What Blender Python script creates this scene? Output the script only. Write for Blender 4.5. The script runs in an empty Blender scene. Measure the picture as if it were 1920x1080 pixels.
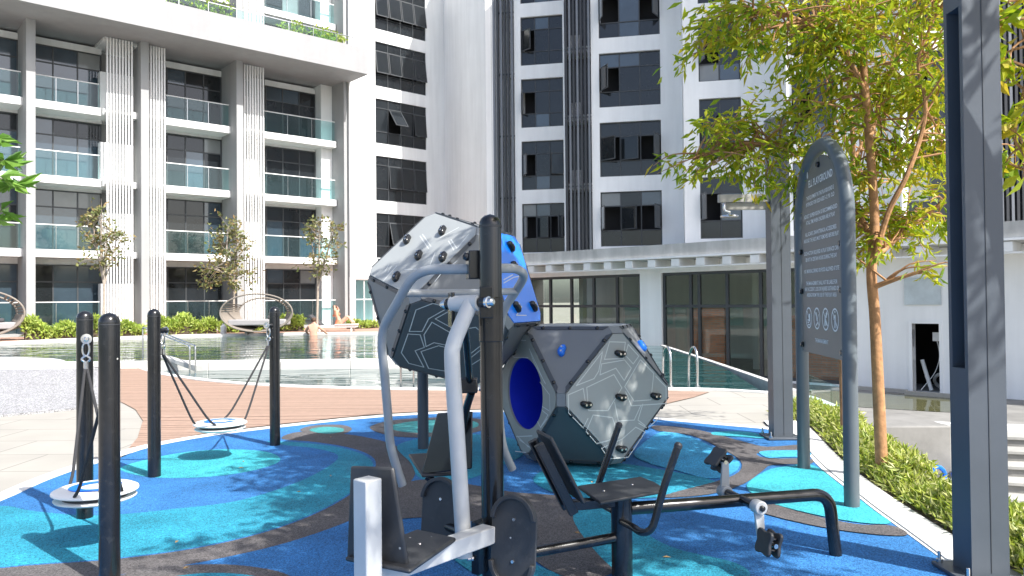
import bpy, bmesh, math, random
import numpy as np
from mathutils import Vector, Matrix, noise as mnoise
random.seed(7); rng = np.random.default_rng(7)
S = bpy.context.scene
COL = S.collection
rad = math.radians

# ------------------------------------------------------------------ camera
FPX, CAMH, PITCH, ROLL = 1450.0, 1.55, rad(.87), rad(-.54)
cam = bpy.data.cameras.new('camera'); cam_o = bpy.data.objects.new('camera', cam); COL.objects.link(cam_o)
CR = Matrix.Rotation(math.pi/2 + PITCH, 3, 'X') @ Matrix.Rotation(ROLL, 3, 'Z')
cam_o.matrix_world = Matrix.Translation((0, 0, CAMH)) @ CR.to_4x4()
cam.sensor_width = 36; cam.lens = FPX/1920*36; cam.clip_start = .05; cam.clip_end = 3000
S.camera = cam_o
S.render.resolution_x, S.render.resolution_y = 1024, 576

# ------------------------------------------------------------------ sky, sun, exposure
SUN_EL = rad(47.5); SUN_DIR = Vector((.745*math.cos(SUN_EL), -.667*math.cos(SUN_EL), math.sin(SUN_EL))).normalized()
world = bpy.data.worlds.new('World'); S.world = world; world.use_nodes = True
wn = world.node_tree.nodes; wl = world.node_tree.links
sky = wn.new('ShaderNodeTexSky'); sky.sky_type = 'NISHITA'; sky.sun_disc = False
sky.sun_elevation = SUN_EL; sky.sun_rotation = math.atan2(SUN_DIR.x, SUN_DIR.y)
sky.air_density = .85; sky.dust_density = 2.6; sky.ozone_density = .7
bg = wn['Background']; bg.inputs[1].default_value = .15
wl.new(sky.outputs[0], bg.inputs[0])
sun = bpy.data.lights.new('sun', 'SUN'); sun.energy = 4.6; sun.angle = rad(.53); sun.color = (1.0, .972, .925)
sun_o = bpy.data.objects.new('sun', sun); COL.objects.link(sun_o)
sun_o.rotation_euler = (-SUN_DIR).to_track_quat('-Z', 'Y').to_euler(); sun_o.location = (20, -20, 30)
S.view_settings.view_transform = 'Standard'; S.view_settings.look = 'None'
S.view_settings.exposure = .94; S.view_settings.gamma = 1; S.view_settings.use_curve_mapping = False
S.render.engine = 'CYCLES'
S.cycles.max_bounces = 8; S.cycles.transparent_max_bounces = 16

# ------------------------------------------------------------------ pixel helpers (photo pixels, 1920 x 1080)
CP = Vector((0, 0, CAMH))
def ray(x, y): return CR @ Vector(((x-960)/FPX, -(y-540)/FPX, -1))
def G(x, y, z=0.0):
    d = ray(x, y); return CP + d*((z-CAMH)/d.z)
def D(x, y, Y):
    d = ray(x, y); return CP + d*(Y/d.y)
class Fr:                                     # a vertical facade plane: u along it, o out of it, z up
    def __init__(s, P, d):
        s.P = Vector((P[0], P[1], 0)); s.d = Vector((d[0], d[1], 0)).normalized(); s.n = Vector((s.d.y, -s.d.x, 0))
    def __call__(s, u, o, z): return s.P + s.d*u + s.n*o + Vector((0, 0, z))
    def u(s, px, py=300, o=0):
        r = ray(px, py); q = s.P + s.n*o - CP; q.z = 0; rr = Vector((r.x, r.y, 0))
        t = q.dot(s.n)/rr.dot(s.n); return (CP + rr*t - s.P).dot(s.d)
    def z(s, px, py, o=0):
        r = ray(px, py); q = s.P + s.n*o - CP; q.z = 0
        t = q.dot(s.n)/Vector((r.x, r.y, 0)).dot(s.n); return CAMH + r.z*t

# ------------------------------------------------------------------ materials
def newmat(name):
    m = bpy.data.materials.new(name); m.use_nodes = True
    return m, m.node_tree.nodes, m.node_tree.links, m.node_tree.nodes['Principled BSDF']
def pm(name, c, rough=.5, metal=0, spec=.5, var=.08, vs=3.0, bump=0, bs=60, speck=0, ss=300, coat=0, streak=0, spots=0):
    m, n, l, b = newmat(name)
    b.inputs['Roughness'].default_value = rough; b.inputs['Metallic'].default_value = metal
    b.inputs['Specular IOR Level'].default_value = spec; b.inputs['Coat Weight'].default_value = coat
    b.inputs['Coat Roughness'].default_value = .15
    tc = n.new('ShaderNodeTexCoord')
    nz = n.new('ShaderNodeTexNoise'); nz.inputs['Scale'].default_value = vs; nz.inputs['Detail'].default_value = 6; nz.inputs['Roughness'].default_value = .65
    l.new(tc.outputs['Object'], nz.inputs['Vector'])
    r = n.new('ShaderNodeValToRGB'); r.color_ramp.elements[0].position = .3; r.color_ramp.elements[1].position = .7
    r.color_ramp.elements[0].color = tuple(min(1, x*(1-var)) for x in c[:3])+(1,)
    r.color_ramp.elements[1].color = tuple(min(1, x*(1+var)) for x in c[:3])+(1,)
    l.new(nz.outputs['Fac'], r.inputs['Fac']); out = r.outputs[0]
    if streak:                                 # vertical rain streaks
        mp = n.new('ShaderNodeMapping'); mp.inputs['Scale'].default_value = (1.3, 1.3, .12)
        l.new(tc.outputs['Object'], mp.inputs[0])
        n2 = n.new('ShaderNodeTexNoise'); n2.inputs['Scale'].default_value = 2.2; n2.inputs['Detail'].default_value = 8
        l.new(mp.outputs[0], n2.inputs['Vector'])
        r2 = n.new('ShaderNodeValToRGB'); r2.color_ramp.elements[0].position = .35; r2.color_ramp.elements[1].position = .62
        r2.color_ramp.elements[0].color = (1-streak,)*3+(1,); r2.color_ramp.elements[1].color = (1, 1, 1, 1)
        l.new(n2.outputs['Fac'], r2.inputs['Fac'])
        mx = n.new('ShaderNodeMix'); mx.data_type = 'RGBA'; mx.blend_type = 'MULTIPLY'; mx.inputs[0].default_value = 1
        l.new(out, mx.inputs[6]); l.new(r2.outputs[0], mx.inputs[7]); out = mx.outputs[2]
    if speck:
        n3 = n.new('ShaderNodeTexVoronoi'); n3.inputs['Scale'].default_value = ss
        l.new(tc.outputs['Object'], n3.inputs['Vector'])
        bw = n.new('ShaderNodeRGBToBW'); l.new(n3.outputs['Color'], bw.inputs[0])
        mr = n.new('ShaderNodeMapRange'); mr.inputs[1].default_value = .2; mr.inputs[2].default_value = .8
        mr.inputs[3].default_value = 1-speck; mr.inputs[4].default_value = 1+speck
        l.new(bw.outputs[0], mr.inputs[0])
        mx = n.new('ShaderNodeMix'); mx.data_type = 'RGBA'; mx.blend_type = 'MULTIPLY'; mx.inputs[0].default_value = 1
        l.new(out, mx.inputs[6]); l.new(mr.outputs[0], mx.inputs[7]); out = mx.outputs[2]
    l.new(out, b.inputs['Base Color'])
    if spots:                                  # sparse pale flecks: droppings, chips
        vo = n.new('ShaderNodeTexVoronoi'); vo.inputs['Scale'].default_value = spots; l.new(tc.outputs['Object'], vo.inputs['Vector'])
        lt = n.new('ShaderNodeMath'); lt.operation = 'LESS_THAN'; lt.inputs[1].default_value = .06; l.new(vo.outputs['Distance'], lt.inputs[0])
        bw2 = n.new('ShaderNodeRGBToBW'); l.new(vo.outputs['Color'], bw2.inputs[0])
        gt = n.new('ShaderNodeMath'); gt.operation = 'GREATER_THAN'; gt.inputs[1].default_value = .72; l.new(bw2.outputs[0], gt.inputs[0])
        mu = n.new('ShaderNodeMath'); mu.operation = 'MULTIPLY'; l.new(lt.outputs[0], mu.inputs[0]); l.new(gt.outputs[0], mu.inputs[1])
        n5 = n.new('ShaderNodeTexNoise'); n5.inputs['Scale'].default_value = 26; n5.inputs['Detail'].default_value = 9; l.new(tc.outputs['Object'], n5.inputs['Vector'])
        dm = n.new('ShaderNodeMapRange'); dm.inputs[1].default_value = .56; dm.inputs[2].default_value = .8; dm.inputs[3].default_value = 0; dm.inputs[4].default_value = .035; l.new(n5.outputs['Fac'], dm.inputs[0])
        mm = n.new('ShaderNodeMath'); mm.operation = 'MAXIMUM'; l.new(mu.outputs[0], mm.inputs[0]); l.new(dm.outputs[0], mm.inputs[1])
        mx = n.new('ShaderNodeMix'); mx.data_type = 'RGBA'; l.new(mm.outputs[0], mx.inputs[0]); l.new(out, mx.inputs[6]); mx.inputs[7].default_value = (.42, .41, .38, 1); out = mx.outputs[2]
        l.new(out, b.inputs['Base Color'])
    if metal < .5:                             # uneven sheen
        m2 = n.new('ShaderNodeMapRange'); m2.inputs[3].default_value = max(0.02, rough-.06); m2.inputs[4].default_value = min(1, rough+.09)
        l.new(nz.outputs['Fac'], m2.inputs[0]); l.new(m2.outputs[0], b.inputs['Roughness'])
    if bump:
        nb = n.new('ShaderNodeTexNoise'); nb.inputs['Scale'].default_value = bs; nb.inputs['Detail'].default_value = 3
        l.new(tc.outputs['Object'], nb.inputs['Vector'])
        bp = n.new('ShaderNodeBump'); bp.inputs['Strength'].default_value = bump; bp.inputs['Distance'].default_value = .01
        l.new(nb.outputs['Fac'], bp.inputs['Height']); l.new(bp.outputs[0], b.inputs['Normal'])
    return m
def leafmat(name, cols, trans=.45, rough=.45):
    m, n, l, b = newmat(name)
    g = n.new('ShaderNodeNewGeometry'); r = n.new('ShaderNodeValToRGB')
    els = r.color_ramp.elements
    els[0].position = 0; els[0].color = tuple(cols[0])+(1,); els[1].position = 1; els[1].color = tuple(cols[-1])+(1,)
    for i, c in enumerate(cols[1:-1], 1):
        e = els.new(i/(len(cols)-1)); e.color = tuple(c)+(1,)
    l.new(g.outputs['Random Per Island'], r.inputs[0]); l.new(r.outputs[0], b.inputs['Base Color'])
    b.inputs['Roughness'].default_value = rough
    t = n.new('ShaderNodeBsdfTranslucent'); l.new(r.outputs[0], t.inputs[0])
    mx = n.new('ShaderNodeMixShader'); mx.inputs[0].default_value = trans
    l.new(b.outputs[0], mx.inputs[1]); l.new(t.outputs[0], mx.inputs[2])
    l.new(mx.outputs[0], n['Material Output'].inputs[0]); return m
def glassmat(name, tint, opac, ior=1.5):       # thin pane: part see-through, part tinted, mirror by fresnel
    m, n, l, b = newmat(name)
    tr = n.new('ShaderNodeBsdfTransparent'); tr.inputs[0].default_value = tuple(min(1, .45+.55*t/max(tint)) for t in tint)+(1,)
    b.inputs['Base Color'].default_value = tuple(tint)+(1,); b.inputs['Roughness'].default_value = .04; b.inputs['IOR'].default_value = ior
    gl = n.new('ShaderNodeBsdfGlossy'); gl.inputs['Roughness'].default_value = .02
    m1 = n.new('ShaderNodeMixShader'); m1.inputs[0].default_value = opac
    l.new(tr.outputs[0], m1.inputs[1]); l.new(b.outputs[0], m1.inputs[2])
    fr = n.new('ShaderNodeFresnel'); fr.inputs[0].default_value = ior
    ge = n.new('ShaderNodeNewGeometry'); iv = n.new('ShaderNodeMath'); iv.operation = 'SUBTRACT'; iv.inputs[0].default_value = 1; l.new(ge.outputs['Backfacing'], iv.inputs[1])
    fm = n.new('ShaderNodeMath'); fm.operation = 'MULTIPLY'; l.new(fr.outputs[0], fm.inputs[0]); l.new(iv.outputs[0], fm.inputs[1])   # no false total reflection inside the thin pane
    m2 = n.new('ShaderNodeMixShader'); l.new(fm.outputs[0], m2.inputs[0]); l.new(m1.outputs[0], m2.inputs[1]); l.new(gl.outputs[0], m2.inputs[2])
    l.new(m2.outputs[0], n['Material Output'].inputs[0]); return m
def watermat(name, c, ws=1.2, strength=.25):
    m, n, l, b = newmat(name)
    b.inputs['Base Color'].default_value = c+(1,); b.inputs['Roughness'].default_value = .03; b.inputs['IOR'].default_value = 1.33
    tc = n.new('ShaderNodeTexCoord'); mp = n.new('ShaderNodeMapping'); mp.inputs['Scale'].default_value = (.38, 1.0, 1)
    l.new(tc.outputs['Object'], mp.inputs[0])
    nz = n.new('ShaderNodeTexNoise'); nz.inputs['Scale'].default_value = ws; nz.inputs['Detail'].default_value = 3; nz.inputs['Roughness'].default_value = .5
    nz.inputs['Distortion'].default_value = .8
    l.new(mp.outputs[0], nz.inputs['Vector'])
    bp = n.new('ShaderNodeBump'); bp.inputs['Strength'].default_value = strength; bp.inputs['Distance'].default_value = .12
    l.new(nz.outputs['Fac'], bp.inputs['Height']); l.new(bp.outputs[0], b.inputs['Normal'])
    return m
def brickmat(name, c1, c2, mortar, sx, sy, scale, rough=.85, axis='XZ', msize=.02):
    m, n, l, b = newmat(name); b.inputs['Roughness'].default_value = rough
    tc = n.new('ShaderNodeTexCoord'); sp = n.new('ShaderNodeSeparateXYZ'); cb = n.new('ShaderNodeCombineXYZ')
    l.new(tc.outputs['Object'], sp.inputs[0])
    l.new(sp.outputs[axis[0]], cb.inputs[0]); l.new(sp.outputs[axis[1]], cb.inputs[1])
    br = n.new('ShaderNodeTexBrick'); l.new(cb.outputs[0], br.inputs['Vector'])
    br.inputs['Color1'].default_value = c1+(1,); br.inputs['Color2'].default_value = c2+(1,); br.inputs['Mortar'].default_value = mortar+(1,)
    br.inputs['Scale'].default_value = scale; br.inputs['Mortar Size'].default_value = msize
    br.inputs['Brick Width'].default_value = sx; br.inputs['Row Height'].default_value = sy
    nz = n.new('ShaderNodeTexNoise'); nz.inputs['Scale'].default_value = 1.3; nz.inputs['Detail'].default_value = 8; l.new(tc.outputs['Object'], nz.inputs['Vector'])
    mr = n.new('ShaderNodeMapRange'); mr.inputs[3].default_value = .8; mr.inputs[4].default_value = 1.15; l.new(nz.outputs['Fac'], mr.inputs[0])
    mx = n.new('ShaderNodeMix'); mx.data_type = 'RGBA'; mx.blend_type = 'MULTIPLY'; mx.inputs[0].default_value = 1
    l.new(br.outputs[0], mx.inputs[6]); l.new(mr.outputs[0], mx.inputs[7]); l.new(mx.outputs[2], b.inputs['Base Color'])
    return m
M = {}
M['white'] = pm('white_paint', (.78, .79, .78), .75, var=.03, vs=.6, streak=.10, bump=.05, bs=8)
M['white2'] = pm('white_paint_tower', (.84, .845, .84), .75, var=.04, vs=.5, streak=.07, bump=.05, bs=8)
M['fin'] = pm('grey_fin_paint', (.33, .335, .335), .7, var=.05, vs=.7, streak=.08)
M['concrete'] = pm('concrete', (.50, .50, .48), .85, var=.14, vs=1.6, streak=.22, bump=.15, bs=14)
M['slab'] = pm('pale_concrete', (.31, .31, .315), .8, var=.06, vs=.9, streak=.06, bump=.06, bs=10)
M['winframe'] = pm('dark_aluminium', (.045, .05, .055), .45, var=.1)
M['glass_dark'] = pm('dark_glass', (.014, .017, .020), .035, spec=.55, var=.35, vs=.35)
M['glass_blue'] = pm('bluish_glass', (.035, .055, .075), .03, spec=1.0, var=.35, vs=.3)
M['glass_bal'] = glassmat('balustrade_glass', (.26, .34, .34), .02)
M['glass_pod'] = glassmat('lobby_glass', (.06, .065, .06), .12, 1.55)
M['glass_pale'] = pm('pane_with_blind', (.20, .21, .21), .06, spec=.6, var=.15, vs=.5)
M['void'] = pm('dark_room', (.02, .02, .022), .9)  # near-black colour stands in for the shade of unlit rooms
M['louver'] = pm('white_louver', (.75, .75, .74), .6, var=.03)
M['louver_d'] = pm('dark_louver', (.16, .17, .185), .4, metal=.3, var=.1)
M['louver_b'] = pm('black_louver', (.03, .032, .036), .4, var=.1)
M['brick'] = brickmat('red_brick', (.50, .16, .075), (.32, .10, .05), (.24, .18, .15), .25, .085, 1.0, msize=.012)
M['black'] = pm('black_powder_coat', (.009, .0094, .0105), .21, spec=.5, var=.2, vs=6, coat=.15, spots=9)
M['blackp'] = pm('black_plastic_board', (.030, .031, .033), .48, var=.2, vs=9, bump=.12, bs=220, spots=11)
M['greyp'] = pm('grey_tube_paint', (.29, .305, .315), .36, var=.06, vs=5)
M['whitep'] = pm('white_tube_paint', (.46, .465, .455), .36, var=.06, vs=6)
M['steel'] = pm('steel', (.62, .62, .61), .24, metal=1, var=.1)
M['signgrey'] = pm('sign_frame_grey', (.10, .12, .135), .42, var=.06)
M['signpanel'] = pm('sign_panel_grey', (.15, .15, .148), .42, var=.06, vs=2)
M['text'] = pm('white_print', (.80, .82, .82), .6, var=.02)
M['column'] = pm('blue_grey_column', (.070, .083, .10), .42, var=.08, vs=2.5, bump=.03, bs=90)
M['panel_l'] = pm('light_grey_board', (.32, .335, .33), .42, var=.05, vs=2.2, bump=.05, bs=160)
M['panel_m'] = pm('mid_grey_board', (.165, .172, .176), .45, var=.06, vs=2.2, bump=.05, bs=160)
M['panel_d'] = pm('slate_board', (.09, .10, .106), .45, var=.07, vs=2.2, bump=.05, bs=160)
M['panel_w'] = pm('warm_grey_board', (.30, .31, .28), .45, var=.05, vs=2.2, bump=.05, bs=160)
M['panel_b'] = pm('blue_board', (.0, .20, .86), .32, var=.06, vs=2, coat=.2)
M['inside_b'] = pm('deep_blue_inside', (.01, .03, .55), .5, var=.1)
M['band'] = pm('dark_edge_band', (.055, .062, .07), .42, var=.1)
M['bandl'] = pm('grey_edge_band', (.22, .235, .245), .42, var=.08)
M['groove'] = pm('pale_groove', (.60, .62, .60), .6, var=.03)
M['bluep'] = pm('blue_plastic', (.01, .16, .72), .4, var=.08)
M['whitepl'] = pm('white_plastic', (.74, .74, .72), .45, var=.05, vs=8)
M['rope'] = pm('black_rope', (.03, .03, .032), .8, var=.3, vs=120, bump=.5, bs=300)
M['wood_arm'] = pm('taupe_board', (.36, .345, .31), .6, var=.1, vs=8)
RUB = dict(blue=(.034, .155, .375), cyan=(.026, .245, .345), aqua=(.045, .355, .41), grey=(.105, .098, .098), teal=(.05, .25, .25), sky=(.05, .31, .52))
for k, c in RUB.items(): M['rub_'+k] = pm('rubber_'+k, c, .82, spec=.25, var=.26, vs=1.4, speck=.42, ss=150, bump=.6, bs=200)
M['kerb'] = pm('white_terrazzo', (.62, .62, .60), .75, var=.05, speck=.12, ss=240)
M['paving'] = brickmat('pale_stone_paving', (.34, .325, .29), (.325, .31, .275), (.20, .19, .17), 1.2, .8, 1.0, axis='XY', msize=.009)
M['pebble'] = pm('washed_pebble', (.27, .27, .275), .8, var=.08, speck=.6, ss=95, bump=.5, bs=120)
M['pebble_l'] = pm('pale_washed_pebble', (.46, .47, .49), .8, var=.06, speck=.2, ss=120, bump=.3, bs=150)
M['deck'] = pm('brown_deck', (.33, .222, .165), .7, var=.12, vs=9, bump=.2, bs=90)
M['deck2'] = pm('brown_deck_far', (.38, .23, .17), .7, var=.1, vs=3)
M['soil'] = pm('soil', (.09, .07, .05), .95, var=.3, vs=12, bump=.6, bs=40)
M['ground'] = pm('bare_ground', (.30, .28, .24), .95, var=.25, vs=.7, bump=.4, bs=6)
M['sheetp'] = pm('pale_blue_sheet', (.50, .56, .58), .4, var=.12, vs=3)
M['tread'] = pm('lit_tread', (.33, .325, .30), .85, var=.2, vs=1.5, bump=.3, bs=12)  # paler than the risers: sunlight on the treads put into the colour
M['wetcon'] = pm('rough_concrete', (.20, .196, .183), .85, var=.25, vs=1.1, bump=.35, bs=9)
M['poolwall'] = pm('pool_stone', (.58, .57, .54), .7, var=.08, vs=2)
M['poolfloor'] = pm('pool_floor', (.10, .28, .30), .6)
M['water'] = watermat('pool_water', (.010, .055, .055), 1.15, .5)
M['puddle'] = watermat('puddle_water', (.10, .10, .05), 1.5, .05)
M['bark'] = pm('orange_bark', (.36, .19, .085), .75, var=.35, vs=14, bump=.4, bs=30)
M['bark_g'] = pm('pale_bark', (.34, .29, .24), .85, var=.25, vs=14, bump=.4, bs=30)
M['leaf_y'] = leafmat('lime_leaves', [(.13, .25, .012), (.30, .42, .015), (.48, .54, .02), (.56, .55, .03), (.26, .39, .015), (.58, .44, .03), (.17, .29, .012)], .5)
M['leaf_d'] = leafmat('olive_leaves', [(.12, .15, .05), (.19, .22, .07), (.26, .26, .10), (.30, .20, .09), (.11, .15, .05)], .35)
M['leaf_h'] = leafmat('hedge_leaves', [(.18, .28, .04), (.34, .45, .06), (.48, .54, .14), (.24, .35, .06)], .35)
M['leaf_s'] = leafmat('planter_leaves', [(.16, .24, .03), (.34, .42, .05), (.50, .54, .11), (.58, .58, .26), (.24, .33, .05)], .4)
M['leaf_f'] = leafmat('frangipani_leaves', [(.12, .26, .04), (.18, .34, .06), (.24, .40, .08)], .4, .35)
M['dry'] = pm('dry_leaf', (.45, .27, .10), .7, var=.2)
M['wicker'] = pm('taupe_wicker', (.22, .19, .16), .7, var=.2, vs=30)
M['cushion'] = pm('grey_cushion', (.30, .29, .29), .9, var=.06)
M['cushion_d'] = pm('charcoal_cushion', (.06, .06, .065), .9, var=.1)
M['skin'] = pm('skin', (.60, .33, .23), .55, var=.06)
M['hair'] = pm('brown_hair', (.09, .05, .03), .6, var=.2)
M['swim'] = pm('coral_swimwear', (.70, .22, .12), .7, var=.1)
M['shorts'] = pm('dark_swim_shorts', (.05, .06, .09), .8, var=.1)
M['towel'] = pm('white_towel', (.75, .73, .70), .95, var=.05)

# ------------------------------------------------------------------ mesh building
def smooth(pts, k=6, closed=False):
    P = [Vector(p) for p in pts]; n = len(P); out = []
    for i in range(n if closed else n-1):
        a, b, c, d = (P[(i-1) % n] if closed or i else P[0]), P[i], P[(i+1) % n], (P[(i+2) % n] if closed or i+2 < n else P[-1])
        for j in range(k):
            t = j/k
            out.append(.5*((2*b)+(c-a)*t+(2*a-5*b+4*c-d)*t*t+(3*b-a-3*c+d)*t**3))
    if not closed: out.append(P[-1])
    return out
def fillet(pts, r, k=5):
    P = [Vector(p) for p in pts]; out = [P[0]]
    for i in range(1, len(P)-1):
        a, b, c = P[i-1], P[i], P[i+1]; u = (a-b); v = (c-b); q = min(r, u.length*.49, v.length*.49)
        p0 = b+u.normalized()*q; p1 = b+v.normalized()*q
        for j in range(k+1):
            t = j/k; out.append(p0*(1-t)**2+b*2*t*(1-t)+p1*t*t)
    out.append(P[-1]); return out
class MB:
    def __init__(s): s.v = []; s.f = []
    def add(s, vs, fs):
        o = len(s.v); s.v += [Vector(v) for v in vs]; s.f += [tuple(i+o for i in f) for f in fs]; return s
    def box(s, c, sz, R=None):
        x, y, z = sz[0]/2, sz[1]/2, sz[2]/2; c = Vector(c)
        vs = [Vector((a*x, b*y, d*z)) for a in (-1, 1) for b in (-1, 1) for d in (-1, 1)]
        if R is not None: vs = [R @ v for v in vs]
        return s.add([c+v for v in vs], [(0, 1, 3, 2), (4, 6, 7, 5), (0, 4, 5, 1), (2, 3, 7, 6), (0, 2, 6, 4), (1, 5, 7, 3)])
    def fbox(s, F, u0, u1, o0, o1, z0, z1):       # box in facade coordinates
        vs = [F(u, o, z) for u in (u0, u1) for o in (o0, o1) for z in (z0, z1)]
        return s.add(vs, [(0, 2, 3, 1), (4, 5, 7, 6), (0, 1, 5, 4), (2, 6, 7, 3), (0, 4, 6, 2), (1, 3, 7, 5)])
    def tube(s, pts, r, n=12, caps=True, r2=None):
        P = [Vector(p) for p in pts]; m = len(P); rs = r if isinstance(r, (list, tuple)) else [r+(0 if r2 is None else (r2-r)*i/(m-1)) for i in range(m)]
        T = [(P[min(i+1, m-1)]-P[max(i-1, 0)]).normalized() for i in range(m)]
        a = T[0].orthogonal().normalized(); vs = []
        for i in range(m):
            a = (a-T[i]*a.dot(T[i]))
            a = a.normalized() if a.length > 1e-6 else T[i].orthogonal().normalized()
            b = T[i].cross(a)
            vs += [P[i]+(a*math.cos(2*math.pi*j/n)+b*math.sin(2*math.pi*j/n))*rs[i] for j in range(n)]
        fs = [(i*n+j, i*n+(j+1) % n, (i+1)*n+(j+1) % n, (i+1)*n+j) for i in range(m-1) for j in range(n)]
        if caps: fs += [tuple(range(n))[::-1], tuple((m-1)*n+j for j in range(n))]
        return s.add(vs, fs)
    def lathe(s, prof, c, axis=(0, 0, 1), n=24):   # prof [(r, h)]
        ax = Vector(axis).normalized(); a = ax.orthogonal().normalized(); b = ax.cross(a); c = Vector(c); vs = []
        for r, h in prof: vs += [c+ax*h+(a*math.cos(2*math.pi*j/n)+b*math.sin(2*math.pi*j/n))*r for j in range(n)]
        m = len(prof)
        fs = [(i*n+j, i*n+(j+1) % n, (i+1)*n+(j+1) % n, (i+1)*n+j) for i in range(m-1) for j in range(n)]
        fs += [tuple(range(n))[::-1], tuple((m-1)*n+j for j in range(n))]
        return s.add(vs, fs)
    def prism(s, poly, off):                       # poly: 3D ring, extruded by off
        n = len(poly); P = [Vector(p) for p in poly]; off = Vector(off)
        fs = [tuple(range(n))[::-1], tuple(range(n, 2*n))]+[(i, (i+1) % n, n+(i+1) % n, n+i) for i in range(n)]
        return s.add(P+[p+off for p in P], fs)
    def sheet(s, poly): return s.add(poly, [tuple(range(len(poly)))])
    def build(s, name, mat, parent=None, bevel=0, ang=32, smooth_=True, tri=False):
        off = Vector((0, 0, 0)); p = parent
        while p is not None: off += p.location; p = p.parent
        me = bpy.data.meshes.new(name); me.from_pydata([v-off for v in s.v], [], s.f)
        bm = bmesh.new(); bm.from_mesh(me)
        if tri: bmesh.ops.triangulate(bm, faces=[f for f in bm.faces if len(f.verts) > 4])
        bmesh.ops.recalc_face_normals(bm, faces=bm.faces); bm.to_mesh(me); bm.free()
        if smooth_:
            me.polygons.foreach_set('use_smooth', [True]*len(me.polygons)); me.set_sharp_from_angle(angle=rad(ang))
        me.materials.append(M[mat] if isinstance(mat, str) else mat)
        o = bpy.data.objects.new(name, me); COL.objects.link(o)
        if parent is not None: o.parent = parent
        if bevel:
            b = o.modifiers.new('bevel', 'BEVEL'); b.width = bevel; b.segments = 2; b.limit_method = 'ANGLE'; b.angle_limit = rad(40)
        return o
def tag(o, label, cat, group=None):
    o['label'] = label; o['category'] = cat
    if group: o['group'] = group
    return o
def thing(name, loc, label, cat, group=None):
    o = bpy.data.objects.new(name, None); COL.objects.link(o); o.location = loc; o.empty_display_size = .2
    return tag(o, label, cat, group)
def struct(o): o['kind'] = 'structure'; return o
def stuff(o): o['kind'] = 'stuff'; return o
def Z(p, z): return Vector((p.x, p.y, z))
def flat(name, poly, z, mat, parent=None, thick=None, kind=True):
    P = [Vector((p[0], p[1], z)) for p in poly]; mb = MB()
    if thick: mb.prism([p-Vector((0, 0, thick)) for p in P], (0, 0, thick))
    else: mb.sheet(P)
    o = mb.build(name, mat, parent, smooth_=False, tri=True)
    if parent is None and kind: struct(o)
    return o
def leafmesh(pts, dirs, L, W, curl=0.25):          # one bent leaf (two quads) per point
    n = len(pts); dirs = dirs/np.linalg.norm(dirs, axis=1, keepdims=True)
    side = np.cross(dirs, rng.normal(size=(n, 3))); side /= np.linalg.norm(side, axis=1, keepdims=True)+1e-9
    up = np.cross(side, dirs); L = L[:, None]; W = W[:, None]
    b = pts; mid = pts+dirs*L*.5+up*L*curl*.3; t = pts+dirs*L-up*L*curl*.2
    v = np.stack([b, mid-side*W*.5, t, mid+side*W*.5], 1).reshape(-1, 3)
    i = np.arange(n)*4
    f = np.stack([np.stack([i, i+1, i+2], 1), np.stack([i, i+2, i+3], 1)], 1).reshape(-1, 3)
    return v, f
def leafobj(name, v, f, mat, parent=None):
    off = np.zeros(3); p = parent
    while p is not None: off += np.array(p.location); p = p.parent
    me = bpy.data.meshes.new(name); me.from_pydata((v-off).tolist(), [], f.tolist()); me.materials.append(M[mat])
    o = bpy.data.objects.new(name, me); COL.objects.link(o); o.parent = parent; return o

# ================================================================== GROUND AND POOLS
hv, hf = [], []                                 # wooded ridge behind the viewer: only seen mirrored in the panes
for i in range(121):
    q = rad(-205+i*230/120); R0 = 260; h = 9+15*(mnoise.noise((i*.07, 3, 0))+.5)+4*mnoise.noise((i*.4, 7, 0))+2.5*mnoise.noise((i*1.3, 9, 0))
    for rr, zz_ in ((R0-30, -2.6), (R0, h*.7), (R0+25, h), (R0+80, -2.6)): hv.append(Vector((math.cos(q)*rr, math.sin(q)*rr, zz_)))
for i in range(120): hf += [(i*4+j, i*4+j+1, i*4+5+j, i*4+4+j) for j in range(3)]
M['hill'] = pm('wooded_hill', (.035, .055, .025), .95, var=.4, vs=.08)
struct(MB().add(hv, hf).build('hills', 'hill'))
flat('ground', [(-700, -700), (700, -700), (700, 900), (-700, 900)], -2.5, 'ground')
pool_near = [G(x, y) for x, y in [(228, 670), (244, 678), (262, 686), (300, 699), (367, 710), (460, 719), (560, 724), (760, 729), (1000, 729), (1240, 729), (1330, 730), (1440, 736)]]
pool_near_s = [p for p in smooth(pool_near, 4)]
right_edge = [(4.7, 12.9), (4.35, 10.8), (4.0, 9.2), (3.62, 7.2), (3.42, 5.2), (3.35, 3.5), (3.35, 0), (5, -14)]
plat = [(p.x, p.y) for p in pool_near_s]+right_edge+[(-70, -14), (-70, 18.5), (-11, 18.5)]
flat('terrace_paving', plat, 0, 'paving', thick=1.5)
# lower forecourt before the clubhouse, with the stepped edge to the pit
flat('lower_forecourt', [(7.5, 30), (7.6, 24), (8.2, 22), (8.12, 19.5), (8.8, 17.5), (11, 16.6), (16, 15.6), (40, 13.5), (40, 30), (0, 60), (-1, 37), (5.2, 31)], -1.42, 'wetcon', thick=.9)
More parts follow.
